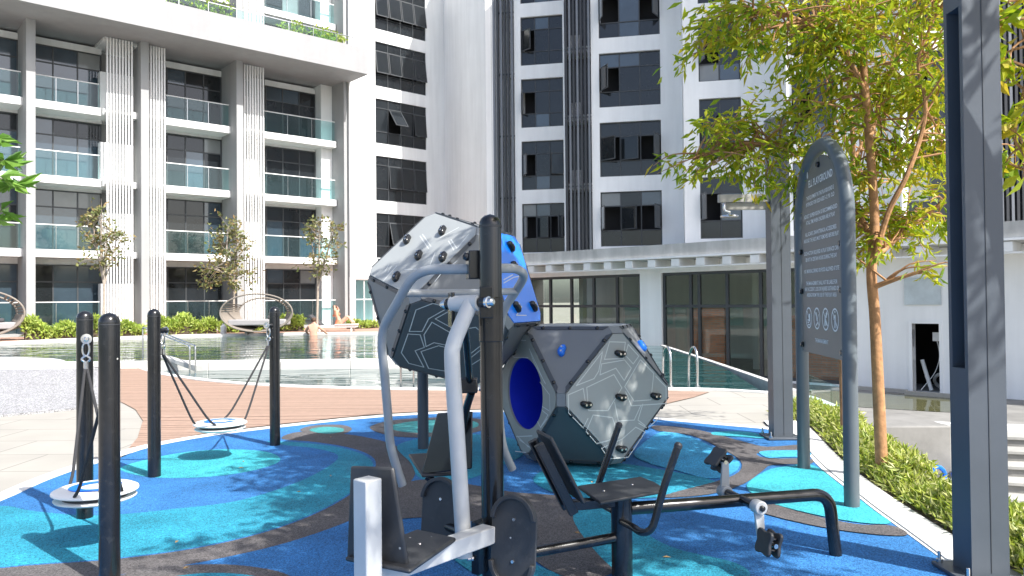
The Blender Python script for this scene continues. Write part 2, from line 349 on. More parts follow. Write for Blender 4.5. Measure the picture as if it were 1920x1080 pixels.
# pool basin
lower = [(p.x, p.y) for p in pool_near_s]+[(4.75, 17), (4.9, 20), (4.95, 26), (2.6, 28), (2.5, 18.5), (-3.3, 18.4), (-9.3, 18.5), (-10.6, 18.55)]
upper = [(-10.6, 18.7), (-9.3, 18.65), (-3.3, 18.55), (2.4, 18.6), (2.4, 28), (0, 32.6), (-6.2, 33.5), (-12.7, 33.0), (-16.9, 30.2), (-18.5, 26.5), (-19, 22), (-14, 19.3)]
flat('pool_floor', [(-40, 12), (5.0, 12), (5.0, 37), (-40, 37)], -.85, 'poolfloor')
o = flat('pool_water', lower, -.05, 'water'); o2 = flat('pool_water', upper, .12, 'water')
# dividing wall between the pools and its stone blocks
mb = MB(); wall = thing('pool_wall', (-4, 18.5, 0), 'low white stone weir wall dividing upper and lower pool', 'wall')
xs = [-10.8, -8.9, -7.2, -5.5, -3.85, -2.1, -.4, 1.2, 2.5]
for a, b in zip(xs, xs[1:]): MB().box(((a+b)/2, 18.53, -.39), (b-a-.012, .42, 1.1)).build('stone', 'poolwall', wall, bevel=.012)
MB().box((2.55, 23.4, -.39), (.35, 9.4, 1.1)).build('return_wall', 'poolwall', wall)
# infinity edge on the right, far coping and far deck
e = [(4.75, 12.95), (4.85, 15), (4.93, 18), (5.0, 22), (5.05, 26.5), (2.3, 28.4), (0, 32.8), (-6.2, 33.8), (-12.9, 33.3), (-17.2, 30.4), (-18.8, 26.5), (-19.4, 22)]
def strip(pts, w0, w1, z0, z1):
    P = [Vector((x, y, 0)) for x, y in pts]; mb = MB(); R = []
    for i, p in enumerate(P):
        t = (P[min(i+1, len(P)-1)]-P[max(i-1, 0)]).normalized(); nrm = Vector((t.y, -t.x, 0))
        R.append([p+nrm*w0+Vector((0, 0, z0)), p+nrm*w1+Vector((0, 0, z0)), p+nrm*w1+Vector((0, 0, z1)), p+nrm*w0+Vector((0, 0, z1))])
    vs = [v for r in R for v in r]; fs = [(i*4+j, i*4+(j+1) % 4, i*4+4+(j+1) % 4, i*4+4+j) for i in range(len(P)-1) for j in range(4)]
    fs += [(3, 2, 1, 0), tuple((len(P)-1)*4+j for j in range(4))]
    return mb.add(vs, fs)
es = [(p.x, p.y) for p in smooth([(x, y, 0) for x, y in e[:5]], 4)]
tag(strip(es, 0, .13, -2.4, -.045).build('pool_edge_wall', 'concrete'), 'long curved overflow edge wall of the pool facing the glazed clubhouse', 'wall')
es2 = [(p.x, p.y) for p in smooth([(x, y, 0) for x, y in e[5:]], 4)]
struct(strip(es2, -.45, 0, -.9, .21).build('pool_coping', 'poolwall'))
far = [(p[0]*1.0, p[1]) for p in es2][::-1]+[(3, 36), (-3.5, 47), (-30, 25), (-30, 20)]
flat('far_pool_deck', far, .18, 'deck2', thick=1.2)
# near pool coping
npc = [(p.x, p.y) for p in pool_near_s]
struct(strip(npc, -.06, .16, -.3, .018).build('pool_coping', 'kerb'))

# washed pebble beach on the left
base = [G(x, y) for x, y in [(-420, 810), (-200, 800), (0, 782), (100, 773), (165, 765), (212, 752), (222, 715)]]
topc = [G(x, y, .35) for x, y in [(-420, 705), (-200, 698), (0, 694), (60, 693), (120, 692), (165, 691), (196, 690)]]
back = [Vector((-22, 25, .35)), Vector((-17, 22, .35)), Vector((-14, 19.4, .3)), Vector((-11.5, 18.7, .26)), Vector((-10.8, 18.3, .26)), Vector((-10.4, 18.0, .22)), Vector((-10.2, 17.4, .2))]
B_, T_, K_ = smooth(base, 4), smooth(topc, 4), smooth(back, 4); n = len(B_)
B2 = [p+Vector((0, 0, .03)) for p in B_]; B1 = [p-Vector((0, 0, .2)) for p in B_]
mb = MB().add(B1+B2+T_, [(r*n+i, r*n+i+1, (r+1)*n+i+1, (r+1)*n+i) for r in (0, 1) for i in range(n-1)]); o = struct(mb.build('pebble_bank', 'pebble'))
mb = MB().add([p+Vector((0, 0, .002)) for p in T_]+K_, [(i, i+1, n+i+1, n+i) for i in range(n-1)]); struct(mb.build('pebble_beach', 'pebble_l'))

# ------------------------------------------------------------------ rubber play surface
rub_edge = [(-260, 1010), (-120, 980), (0, 942), (80, 906), (150, 880), (225, 858), (290, 838), (400, 818), (530, 802), (640, 790), (730, 782), (820, 777), (900, 774), (1000, 774), (1100, 777), (1230, 788), (1330, 797), (1432, 806), (1470, 814), (1497, 828), (1528, 870), (1570, 905), (1612, 937), (1641, 960), (1700, 1003), (1780, 1062)]
E_ = smooth([G(x, y) for x, y in rub_edge], 3)+[Vector((2.45, 3.6, 0)), Vector((2.4, 2, 0)), Vector((2.3, -2, 0)), Vector((-5, -2, 0)), Vector((-5.5, 3, 0))]
rub = flat('rubber_surface', [(p.x, p.y) for p in E_], .008, 'rub_blue', thick=.3)
mbk = strip([(p.x, p.y) for p in E_[:-3]], -.16, -.002, -.2, .012); struct(mbk.build('kerb', 'kerb'))
# wide terrazzo kerb on the planter side
ko = [G(x, y) for x, y in [(1432, 792), (1490, 792), (1517, 804), (1550, 838), (1587, 874), (1612, 894), (1660, 929), (1707, 960), (1790, 1012), (1885, 1072)]]
ki = [G(x, y) for x, y in [(1440, 800), (1480, 812), (1503, 830), (1534, 866), (1576, 903), (1616, 934), (1645, 957), (1704, 1000), (1760, 1042), (1800, 1074)]]
ko = smooth(ko, 3)+[Vector((2.78, 3.4, 0)), Vector((2.7, -2, 0))]; ki = smooth(ki, 3)+[Vector((2.5, 3.4, 0)), Vector((2.4, -2, 0))]
n = len(ko); mb = MB()
rows = [[Z(p, -.3) for p in ki], [Z(p, .02) for p in ki], [Z(p, .024) for p in ko], [Z(p, -.3) for p in ko]]
mb.add([v for r in rows for v in r], [(r*n+i, r*n+i+1, (r+1)*n+i+1, (r+1)*n+i) for r in range(3) for i in range(n-1)]); struct(mb.build('planter_kerb', 'kerb'))
flat('planter_soil', [(p.x+.01, p.y) for p in ko]+[(3.3, -2), (3.3, 3.5), (3.38, 5.2), (3.58, 7.2), (3.95, 9.2), (4.2, 10.2), (3.8, 10.0)], .006, 'soil')
lay = [0]
def inlay(col, pts, k=5, sm=True):
    lay[0] += 1
    P = [G(x, y) for x, y in pts]; P = smooth(P, k, True) if sm else P
    flat('rubber_inlay', [(p.x, p.y) for p in P], .008+.0004*lay[0], 'rub_'+col, rub)
inlay('grey', [(-230, 1105), (0, 1068), (225, 1050), (400, 1024), (540, 986), (640, 940), (694, 895), (702, 862), (660, 842), (590, 830), (528, 824), (560, 811), (640, 814), (730, 832), (776, 866), (770, 905), (690, 962), (560, 1013), (400, 1052), (225, 1080), (0, 1105), (-230, 1150)])
inlay('cyan', [(-230, 1000), (-90, 975), (0, 951), (60, 960), (150, 968), (230, 966), (330, 956), (450, 940), (560, 905), (622, 872), (632, 854), (590, 842), (535, 836), (500, 829), (560, 831), (640, 841), (694, 862), (692, 893), (638, 938), (540, 984), (400, 1022), (225, 1048), (0, 1066), (-230, 1100)])
inlay('aqua', [(225, 880), (280, 862), (350, 849), (430, 844), (500, 849), (526, 864), (490, 880), (420, 893), (340, 898), (270, 895)])
inlay('grey', [(180, 1100), (300, 1068), (420, 1061), (520, 1074), (560, 1100), (520, 1140), (300, 1160)])
inlay('cyan', [(250, 1110), (340, 1082), (430, 1078), (500, 1090), (520, 1125), (330, 1160)])
inlay('grey', [(562, 808), (590, 799), (640, 798), (660, 806), (640, 816), (600, 818)])
inlay('teal', [(580, 808), (605, 802), (640, 804), (642, 811), (610, 815)])
inlay('grey', [(694, 802), (740, 789), (830, 784), (905, 788), (915, 804), (850, 820), (770, 822), (720, 816)])
inlay('teal', [(730, 802), (770, 792), (840, 788), (890, 792), (892, 803), (830, 812), (760, 812)])
inlay('cyan', [(745, 838), (800, 822), (880, 816), (960, 824), (985, 850), (930, 880), (860, 905), (790, 900), (770, 870)])
inlay('grey', [(690, 960), (770, 905), (860, 908), (960, 925), (1060, 935), (1075, 965), (1100, 1010), (1160, 1050), (1150, 1078), (1080, 1090), (1010, 1060), (960, 1010), (860, 975), (760, 975), (700, 985)])
inlay('cyan', [(985, 1110), (900, 1085), (840, 1040), (850, 1010), (900, 1005), (950, 1030), (1000, 1060), (1060, 1092)])
inlay('cyan', [(1000, 900), (1060, 868), (1150, 870), (1250, 885), (1340, 905), (1330, 925), (1240, 935), (1140, 938), (1050, 930)])
inlay('cyan', [(1075, 968), (1140, 955), (1190, 990), (1260, 1030), (1380, 1060), (1400, 1090), (1280, 1110), (1180, 1090), (1110, 1030)])
inlay('sky', [(1240, 812), (1290, 820), (1345, 845), (1385, 868), (1375, 890), (1330, 900), (1270, 885), (1215, 870), (1190, 850)])
inlay('grey', [(1225, 800), (1300, 806), (1400, 832), (1440, 840), (1505, 836), (1512, 846), (1480, 850), (1420, 852), (1440, 862), (1515, 862), (1520, 872), (1450, 874), (1432, 884), (1395, 910), (1330, 930), (1240, 936), (1280, 922), (1345, 905), (1385, 888), (1388, 866), (1350, 842), (1295, 818), (1235, 810)], 3)
inlay('aqua', [(1340, 812), (1400, 812), (1430, 819), (1428, 824), (1390, 821), (1340, 818)])
inlay('sky', [(1424, 850), (1460, 847), (1512, 848), (1517, 858), (1470, 860), (1440, 861)])
inlay('aqua', [(1400, 913), (1437, 886), (1470, 878), (1524, 875), (1570, 908), (1616, 943), (1640, 962), (1670, 985), (1600, 982), (1500, 962), (1430, 940)])
inlay('grey', [(1380, 935), (1440, 946), (1500, 964), (1600, 986), (1674, 990), (1700, 1008), (1620, 1004), (1520, 988), (1420, 962)])

# ------------------------------------------------------------------ brown deck (boards) between play area and pool
deck_px = [(190, 876), (226, 860), (258, 822), (268, 790), (254, 769), (226, 754), (224, 715), (226, 672), (246, 682), (262, 690), (300, 703), (367, 714), (460, 723), (560, 728), (760, 733), (1000, 733), (1240, 733), (1330, 736), (1300, 746), (1232, 762), (1180, 780), (1100, 771), (1000, 768), (900, 768), (820, 771), (730, 776), (640, 784), (530, 796), (400, 811), (290, 831), (225, 851)]
deck_poly = [G(x, y) for x, y in deck_px]
deck = flat('deck', [(p.x, p.y) for p in deck_poly], .004, 'soil')
bmD = bmesh.new(); ys = [p.y for p in deck_poly]; y = min(ys); wv = []; wf = []
while y < max(ys):
    bm = bmesh.new(); bm.faces.new([bm.verts.new((p.x, p.y, 0)) for p in deck_poly]); bmesh.ops.triangulate(bm, faces=bm.faces[:])
    for yy, sgn in ((y+.006, -1), (y+.134, 1)):
        bmesh.ops.bisect_plane(bm, geom=bm.verts[:]+bm.edges[:]+bm.faces[:], plane_co=(0, yy, 0), plane_no=(.05*0, sgn, 0), clear_outer=True)
    if bm.faces:
        h = .011+random.uniform(-.0015, .0015); ii = {}
        for v in bm.verts: ii[v] = len(wv); wv.append(Vector((v.co.x, v.co.y, h)))
        for f in bm.faces: wf.append(tuple(ii[v] for v in f.verts))
    bm.free(); y += .14
mb = MB(); mb.v = wv; mb.f = wf; stuff(mb.build('deck_boards', 'deck', deck, smooth_=False))

# ================================================================== LEFT APARTMENT BUILDING
LF = Fr((-19.9, 32.1), (.7507, .6606))
FLOOR = [.55, 3.9, 7.1, 10.3, 13.6, 16.75, 19.95]
LB = thing('apartment_building', LF(6, -4, .27), 'white balcony apartment block with grey fins and louvre screens behind the pool', 'building')
def window(parent, F, u0, u1, z0, z1, o, cols, rows, fm='winframe', gm='glass_dark', fw=.055, openp=None, mode=None, gms=None, depth=.08):
    mb = MB()
    mb.fbox(F, u0, u1, o-depth, o, z0, z0+fw); mb.fbox(F, u0, u1, o-depth, o, z1-fw, z1)
    mb.fbox(F, u0, u0+fw, o-depth, o, z0+fw, z1-fw); mb.fbox(F, u1-fw, u1, o-depth, o, z0+fw, z1-fw)
    us = [u0+(u1-u0)*i/cols for i in range(cols+1)] if isinstance(cols, int) else [u0+(u1-u0)*c for c in cols]
    zs = [z0+(z1-z0)*r for r in rows]
    for u in us[1:-1]: mb.fbox(F, u-fw/2, u+fw/2, o-depth+.003, o-.003, z0+fw, z1-fw)
    for z in zs[1:-1]: mb.fbox(F, u0+fw, u1-fw, o-depth+.006, o-.006, z-fw/2, z+fw/2)
    w = mb.build('window', fm, parent, smooth_=False)
    room = False
    for i in range(len(us)-1):
        for j in range(len(zs)-1):
            a, b, c, d = us[i]+fw/2, us[i+1]-fw/2, zs[j]+fw/2, zs[j+1]-fw/2
            g = gms(i, j) if gms else gm; k = (openp or {}).get((i, j))
            if k is None:
                MB().fbox(F, a, b, o-depth*.5-.008, o-depth*.5+.004+random.uniform(-.002, .002), c, d).build('pane', g, w, smooth_=False)
            else:
                room = True; typ, ang = k; ang = rad(ang); q = MB(); pv = MB()
                def sash(mb, a, b, c, d, t0, t1):
                    if typ == 'top':   # hinged at top
                        f = lambda u, t, z: F(u, o+math.sin(ang)*(d0-z)+t*math.cos(ang), d0-(d0-z)*math.cos(ang)+t*math.sin(ang))
                    elif typ == 'left':
                        f = lambda u, t, z: F(a0+(u-a0)*math.cos(ang)-t*math.sin(ang), o+(u-a0)*math.sin(ang)+t*math.cos(ang), z)
                    else:
                        f = lambda u, t, z: F(b0-(b0-u)*math.cos(ang)+t*math.sin(ang), o+(b0-u)*math.sin(ang)+t*math.cos(ang), z)
                    vs = [f(u, t, z) for u in (a, b) for t in (t0, t1) for z in (c, d)]
                    mb.add(vs, [(0, 2, 3, 1), (4, 5, 7, 6), (0, 1, 5, 4), (2, 6, 7, 3), (0, 4, 6, 2), (1, 3, 7, 5)])
                a0, b0, d0 = a, b, d; s_ = .045
                sash(q, a, b, c, c+s_, 0, .04); sash(q, a, b, d-s_, d, 0, .04); sash(q, a, a+s_, c+s_, d-s_, 0, .04); sash(q, b-s_, b, c+s_, d-s_, 0, .04)
                sash(pv, a+s_, b-s_, c+s_, d-s_, .012, .028)
                q.build('sash', fm, w, smooth_=False); pv.build('pane', g, w, smooth_=False)
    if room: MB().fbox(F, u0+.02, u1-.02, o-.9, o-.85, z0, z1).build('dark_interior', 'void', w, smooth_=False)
    return w
def wall_open(F, u0, u1, z0, z1, o0, o1, ops):     # wall body with real openings
    us = sorted({u0, u1}|{x for a in ops for x in a[:2]}); zs = sorted({z0, z1}|{x for a in ops for x in a[2:]}); mb = MB()
    for a, b in zip(us, us[1:]):
        if b-a < 1e-5: continue
        run = None
        cells = []
        for c, d in zip(zs, zs[1:]):
            mu, mz = (a+b)/2, (c+d)/2
            if any(p[0] < mu < p[1] and p[2] < mz < p[3] for p in ops): cells.append(None)
            else: cells.append((c, d))
        i = 0
        while i < len(cells):
            if cells[i] is None: i += 1; continue
            j = i
            while j+1 < len(cells) and cells[j+1] is not None: j += 1
            mb.fbox(F, a, b, o0, o1, cells[i][0], cells[j][1]); i = j+1
    return mb
u_ = lambda px, o=0, py=300: LF.u(px, py, o)
FIN = [(49, 59), (264.6, 272.5), (444, 453), (647, 650.5)]
finu = [(u_(a), u_(a)+.34) for a, b in FIN]
finu[3] = (u_(647)-.06, u_(647)+.12)
WO, SO = -1.9, -.75
fin_prev = (u_(49)-6.4, u_(49)-6.1)
for k, (a, b) in enumerate([fin_prev]+finu):
    MB().fbox(LF, a, b, -2.4, 0, .27, 22).build('fin', 'fin', LB, bevel=.01)
MB().fbox(LF, -9, u_(647), -4.0, -2.42, .27, 22).build('core_wall', 'white', LB)
L1 = (u_(198, -.35), u_(250, -.35)); L2 = (u_(275, -.35), u_(311, -.35)); L3 = (u_(456, -.35), u_(496, -.35)); L0 = (L1[0]-(finu[1][0]-finu[0][0]), L1[1]-(finu[1][0]-finu[0][0]))
bays = [(fin_prev[1], u_(35, WO), None), (finu[0][1], u_(191, WO), L1), (u_(312, WO), finu[2][0], L2), (u_(498, WO), u_(592, WO), L3)]
# slabs and windows per floor
for fi, z in enumerate(FLOOR):
    top = FLOOR[fi+1]-.28 if fi+1 < len(FLOOR) else z+2.9
    for bi, (a, b, L) in enumerate(bays):
        w0, w1 = a, b
        s0 = a if bi != 2 else L2[1]+.08; s1 = (L1[0]-.08 if bi == 1 else (finu[2][0] if bi == 2 else (finu[3][0]-.03 if bi == 3 else finu[0][0])))
        if bi == 3: s0 = L3[1]+.05
        if fi and fi != 4: MB().fbox(LF, s0+.004, s1-.004, -2.41, SO, z-.34, z).build('balcony_slab', 'white', LB, bevel=.01)
        zt = z+2.72 if fi else z+2.75
        # lintel and wall around the window
        MB().fbox(LF, w0, w1, -2.415, WO-.05, zt, top+.02).build('lintel', 'white', LB, smooth_=False)
        g = 'glass_blue' if bi in (0, 1) else 'glass_dark'
        window(LB, LF, w0+.02, w1-.02, z+.01, zt, WO, 3, [0, .72, 1], gm=g, gms=(lambda i, j, g=g: (lambda q: g if q < .76 else ('glass_pale' if q < .83 else ('glass_dark' if g == 'glass_blue' else 'glass_blue')))(random.random())))
        if fi != 4 or bi == 3:
            r0, r1 = s0+.06, s1-.06
            rail = MB().fbox(LF, r0, r1, SO-.14, SO-.08, z+1.06, z+1.10).build('balustrade', 'louver', LB, smooth_=False)
            nn = 3 if bi else 4
            for q in range(nn):
                x0 = r0+(r1-r0)*q/nn; x1 = r0+(r1-r0)*(q+1)/nn
                MB().fbox(LF, x0+.012, x1-.012, SO-.118, SO-.104, z+.03, z+1.055).build('pane', 'glass_bal', rail, smooth_=False)
                if q: MB().fbox(LF, x0-.01, x0+.01, SO-.13, SO-.09, z, z+1.055).build('post', 'steel', rail, smooth_=False)
    # screens: parapet behind the louvres and dark-coloured back standing for the shaded gap above
    for a, b in ((L1[0]-.05, finu[1][0]), (finu[1][1], L2[1]+.05), (finu[2][1], L3[1]+.04)):
        if fi: MB().fbox(LF, a+.003, b-.003, -2.41, -.56, z-.30, z-.02).build('ledge', 'white', LB, smooth_=False)
        MB().fbox(LF, a+.01, b-.01, -1.5, -1.1, z, z+(1.75 if fi else 1.9)).build('ledge_parapet', 'white', LB, smooth_=False)
        MB().fbox(LF, a+.012, b-.012, -2.40, -2.36, z+.2, top-.1).build('ledge_back', 'louver_b' if (a+b) % 1 > .2 else 'fin', LB, smooth_=False)
MB().fbox(LF, u_(592, WO)+.02, finu[3][0]-.01, -2.41, -1.3, .27, 22).build('pier', 'white', LB, smooth_=False)
for (a, b), nt in ((L1, 9), (L2, 7), (L3, 8)):
    for i in range(nt):
        x = a+(b-a)*(i+.5)/nt
        MB().fbox(LF, x-.031, x+.031, -.40, -.29, .3, 13.42).build('louvre', 'louver', LB, smooth_=False)
        if b > L3[0]-3 or True: MB().fbox(LF, x-.045, x+.045, -.42, -.27, 15.0, 21.5).build('louvre', 'louver', LB, smooth_=False)
    for z in FLOOR[1:]:
        for dz in (0,): MB().fbox(LF, a, b, -.52, -.43, z-.22, z-.10).build('louvre_rail', 'louver', LB, smooth_=False)
# terrace slab with fascia
MB().fbox(LF, -9, 14.85, -2.405, 2.0, 13.45, 13.62).build('soffit', 'slab', LB, smooth_=False)
MB().fbox(LF, -9, 14.85, 1.75, 2.0, 13.621, 14.78).build('fascia', 'slab', LB, smooth_=False)
MB().fbox(LF, 14.6, 14.849, .14, 1.749, 13.621, 14.779).build('fascia', 'slab', LB, smooth_=False)
rail = MB().fbox(LF, -9, 14.7, 1.80, 1.86, 15.24, 15.28).build('terrace_rail', 'steel', LB, smooth_=False)
for q in range(18):
    x0 = -9+q*1.3
    if x0+1.3 < 13.2: MB().fbox(LF, x0+.01, x0+1.28, 1.82, 1.835, 14.79, 15.22).build('pane', 'glass_bal', rail, smooth_=False)
    MB().fbox(LF, x0-.015, x0+.015, 1.8, 1.85, 14.78, 15.24).build('post', 'steel', rail, smooth_=False)
# terrace planting
def bush(parent, name, cen, ext, n, L, W, mat, upb=.6):
    p = rng.uniform(-1, 1, (n, 3)); p = p[np.linalg.norm(p, axis=1) < 1.05]; p = p*np.array(ext)+np.array(cen)
    d = rng.normal(size=p.shape)+np.array([0, 0, upb]); k = len(p)
    v, f = leafmesh(p, d, rng.uniform(.6, 1.2, k)*L, rng.uniform(.7, 1.2, k)*W); return leafobj(name, v, f, mat, parent)
for i, (u, s) in enumerate([(2.2, .9), (3.6, .7), (4.9, 1.0), (6.2, 1.1), (7.4, .8), (10.9, .45), (12.4, .5), (13.2, .4)]):
    c = LF(u, 1.35, 15.0+.25*s)
    t = thing('terrace_shrub', (c.x, c.y, 14.6), ['leafy shrub in the roof terrace planter, %s' % w for w in ('leftmost behind the fascia', 'second from the left', 'third from the left', 'fourth, beside the upper louvres', 'fifth, in front of the upper louvres', 'small one under the upper balcony', 'yellow tuft under the upper balcony corner', 'small tuft nearest the slab corner')][i], 'shrub', 'roof terrace shrubs')
    bush(t, 'foliage', c, (.65, .65, .75*s), 260, .24, .10, 'leaf_h')
    MB().tube([Z(c, 14.3), Z(c, 15.0)], .02, 6).build('stem', 'bark_g', t)
MB().fbox(LF, -9, 14.5, .6, 1.74, 14.2, 14.55).build('planter_soil', 'soil', LB, smooth_=False)
# the tower block to the right on the same plane (awning windows), and the shaded wall that turns away
uA, uB, uE = u_(650.5)+.10, u_(703), u_(798); uC = u_(832)
WZ = [(3.95+3.2*k, 6.45+3.2*k) for k in range(5)]
ops = [(uB, uE, a, b) for a, b in WZ]
wall_open(LF, uA, uC, 2.9, 22, -3, .10, ops).build('tower_wall', 'white', LB, smooth_=False)
wall_open(LF, uA, uC, .27, 2.9, -3, .06, [(uA+.35, uB-.1, .3, 2.75)]).build('tower_base', 'white', LB, smooth_=False)
window(LB, LF, uA+.35, uB-.1, .3, 2.75, -.05, 2, [0, .55, 1], fm='louver', gm='glass_bal')
for k, (a, b) in enumerate(WZ):
    if k == 2: op = {(1, 1): ('top', 38)}; op.update({(3, 1): ('top', 6)})
    elif k in (3, 4): op = {(i, 1): ('top', 9) for i in range(4)}
    elif k == 1: op = {(i, 1): ('top', 5) for i in (1, 2, 3)}
    else: op = {(1, 1): ('top', 16)}
    window(LB, LF, uB, uE, a, b, .04, 4, [0, .27, .80, 1], openp=op, gm='glass_dark', fw=.045)
C0 = LF(uC, .08, 0); C1 = D(914, 300, 39.9)
GW = Fr((C0.x, C0.y), (C1.x-C0.x, C1.y-C0.y)); gl = (Vector((C1.x, C1.y, 0))-Vector((C0.x, C0.y, 0))).length
MB().fbox(GW, .02, gl*.55, -3, 0, .27, 22).build('shaded_wall', 'white2', LB, smooth_=False)
MB().fbox(GW, gl*.55, gl+.3, -3, .18, .27, 22).build('shaded_wall', 'white2', LB, smooth_=False)

# ================================================================== RIGHT APARTMENT TOWER (stepped bays)
E11 = (math.cos(rad(11.5)), -math.sin(rad(11.5)))
RT = thing('apartment_tower', (8, 42, 3.4), 'white stepped apartment tower with dark casement windows above the clubhouse', 'building')
def tower_bay(px0, px1, pxc, Dc, wins, louvs, base=3.4, flip=False):
    P = D(pxc, 300, Dc); F = Fr((P.x, P.y), E11)
    u0, u1 = F.u(px0), F.u(px1); ops = []
    for a, b, cols in wins: ops += [(F.u(a), F.u(b), z0, z1) for z0, z1 in WZ]
    for a, b, n in louvs: ops += [(F.u(a), F.u(b), base+.3, 21.5)]
    wall_open(F, u0, u1, base, 22, -3.0, 0, ops).build('bay_wall', 'white2', RT, smooth_=False)
    MB().fbox(F, u0, u0+.25, -7, -3.01, base, 22).build('return_wall', 'white2', RT, smooth_=False)
    for a, b, cols in wins:
        for k, (z0, z1) in enumerate(WZ):
            op = {}
            if random.random() < .8: op[(0, 1)] = ('left', random.choice([35, 60, 75]))
            if cols > 2 and random.random() < .55: op[(cols-1, 1)] = ('right', random.choice([25, 40, 70]))
            if cols > 2 and random.random() < .35: op[(1, 1)] = ('left', random.choice([20, 35]))
            gm = (lambda i, j: (lambda q: 'glass_blue' if q < .13 else ('glass_pale' if q < .17 else 'glass_dark'))(random.random()))
            window(RT, F, F.u(a), F.u(b), z0, z1, -.12, cols, [0, .29, .74, 1], openp=op, gms=gm, fw=.05)
    for a, b, n in louvs:
        ua, ub = F.u(a), F.u(b)
        MB().fbox(F, ua, ub, -1.3, -1.2, base, 21.5).build('louvre_recess', 'louver_d', RT, smooth_=False)
        for i in range(n):
            x = ua+(ub-ua)*(i+.5)/n; w = (ub-ua)/n*.26
            MB().fbox(F, x-w, x+w, -.02, .14, base+.3, 21.5).build('louvre', 'louver_b' if (i*7+n) % 5 < 3 else 'louver_d', RT, smooth_=False)
        for z0, z1 in WZ:
            MB().fbox(F, ua, ub, -.12, -.04, z1+.30, z1+.36).build('louvre_rail', 'louver_d', RT, smooth_=False)
            MB().fbox(F, ua, ub, -1.19, -.3, z1+.2, z1+.5).build('ledge', 'white2', RT, smooth_=False)
            MB().fbox(F, ua+.1, (ua+ub)/2+.1, -1.19, -.75, z1+.5, z1+1.2).build('air_conditioner', 'louver', RT, smooth_=False)
    return F
tower_bay(910, 1064, 1017, 39.3, [(978, 1057, 3)], [(919, 966, 7)])
tower_bay(1058, 1286, 1180, 35.2, [(1125, 1240, 3)], [(1060, 1110, 7)])
tower_bay(1283, 1478, 1350, 31.2, [(1312, 1391, 2)], [])
tower_bay(1476, 1705, 1550, 27.8, [(1486, 1566, 2)], [])
tower_bay(1690, 2080, 1800, 25.2, [(1702, 1790, 2)], [(1850, 1950, 10)])

# ================================================================== CLUBHOUSE (glazed podium)
PF = Fr((.3, 36.0), (.7071, -.7071))
CH = thing('clubhouse', (8, 28.5, -1.42), 'low glazed clubhouse with concrete eaves and white rafters below the tower', 'building')
pu = lambda px, py=560, o=0: PF.u(px, py, o)
b1 = (pu(955), pu(1200)); b2 = (pu(1240), pu(1597)); dr = (pu(1711, 680), pu(1762, 680)); uR = pu(1990); GZ = (-1.35, 2.55)
hood = (pu(1697), pu(1765))
ops = [(b1[0], b1[1])+GZ, (b2[0], b2[1])+GZ, (dr[0], dr[1], -1.42, .70)]
wall_open(PF, b1[0]-3, uR+6, -1.42, 3.0, -.3, 0, ops).build('wall', 'white2', CH, smooth_=False)
for (a, b), cs in ((b1, 6), (b2, [0, .17, .22, .38, .56, .76, 1])):
    n = cs if isinstance(cs, int) else len(cs)-1
    window(CH, PF, a, b, GZ[0], GZ[1], -.1, cs, [0, .665, 1], gm='glass_pod', fw=.11, depth=.12)
MB().fbox(PF, b1[0]-3, uR+6, -9, -8.7, -1.42, 3.0).build('back_wall', 'white2', CH, smooth_=False)
MB().fbox(PF, b1[0]-3, uR+6, -8.7, -.31, -1.46, -1.40).build('lobby_floor', 'concrete', CH, smooth_=False)
bu0, bu1 = pu(1287), pu(1352)
BW = Fr(tuple(PF(bu0, -.6, 0))[:2], tuple(PF.d)[:2])
def brickwall(u0, u1, o, z1):
    o_ = MB().fbox(PF, u0, u1, o-.2, o, -1.40, z1).build('brick_wall', 'brick', CH, smooth_=False); return o_
brickwall(bu0, bu1, -.225, 1.17)
brickwall(bu1+1.0, b2[1]+1, -1.6, .9)
MB().fbox(PF, pu(1251), pu(1268), -.75, -.55, -1.3, 1.2).build('curtain', 'glass_bal', CH)
for q in (b1[0]+1, b1[0]+3.2, b1[0]+5.4, b2[0]+1.8, b2[0]+4.2): MB().fbox(PF, q, q+.25, -4.2, -3.9, -1.4, 2.9).build('inner_column', 'white2', CH, smooth_=False)
for q in range(7):   # bright openings on the far side of the lobby
    a = b1[0]+.3+q*2.0
    MB().fbox(PF, a, a+1.0, -8.68, -8.6, .2, 1.15).build('rear_window', 'glass_bal', CH, smooth_=False)
# roof: slab, parapet, gutter, rafters
MB().fbox(PF, b1[0]-3, uR+6, -12, 1.0, 3.02, 3.58).build('roof_slab', 'concrete', CH, smooth_=False)
MB().fbox(PF, b1[0]-3, uR+6, 1.001, 1.10, 3.05, 3.12).build('gutter', 'white2', CH, smooth_=False)
x = b1[0]-2
while x < uR+5:
    MB().fbox(PF, x, x+.34, .02, 1.06, 2.74, 3.015).build('rafter', 'white', CH, smooth_=False); x += 1.06
MB().fbox(PF, b1[0]-3, uR+6, .94, 1.04, 2.69, 2.735).build('eave_board', 'white', CH, smooth_=False)
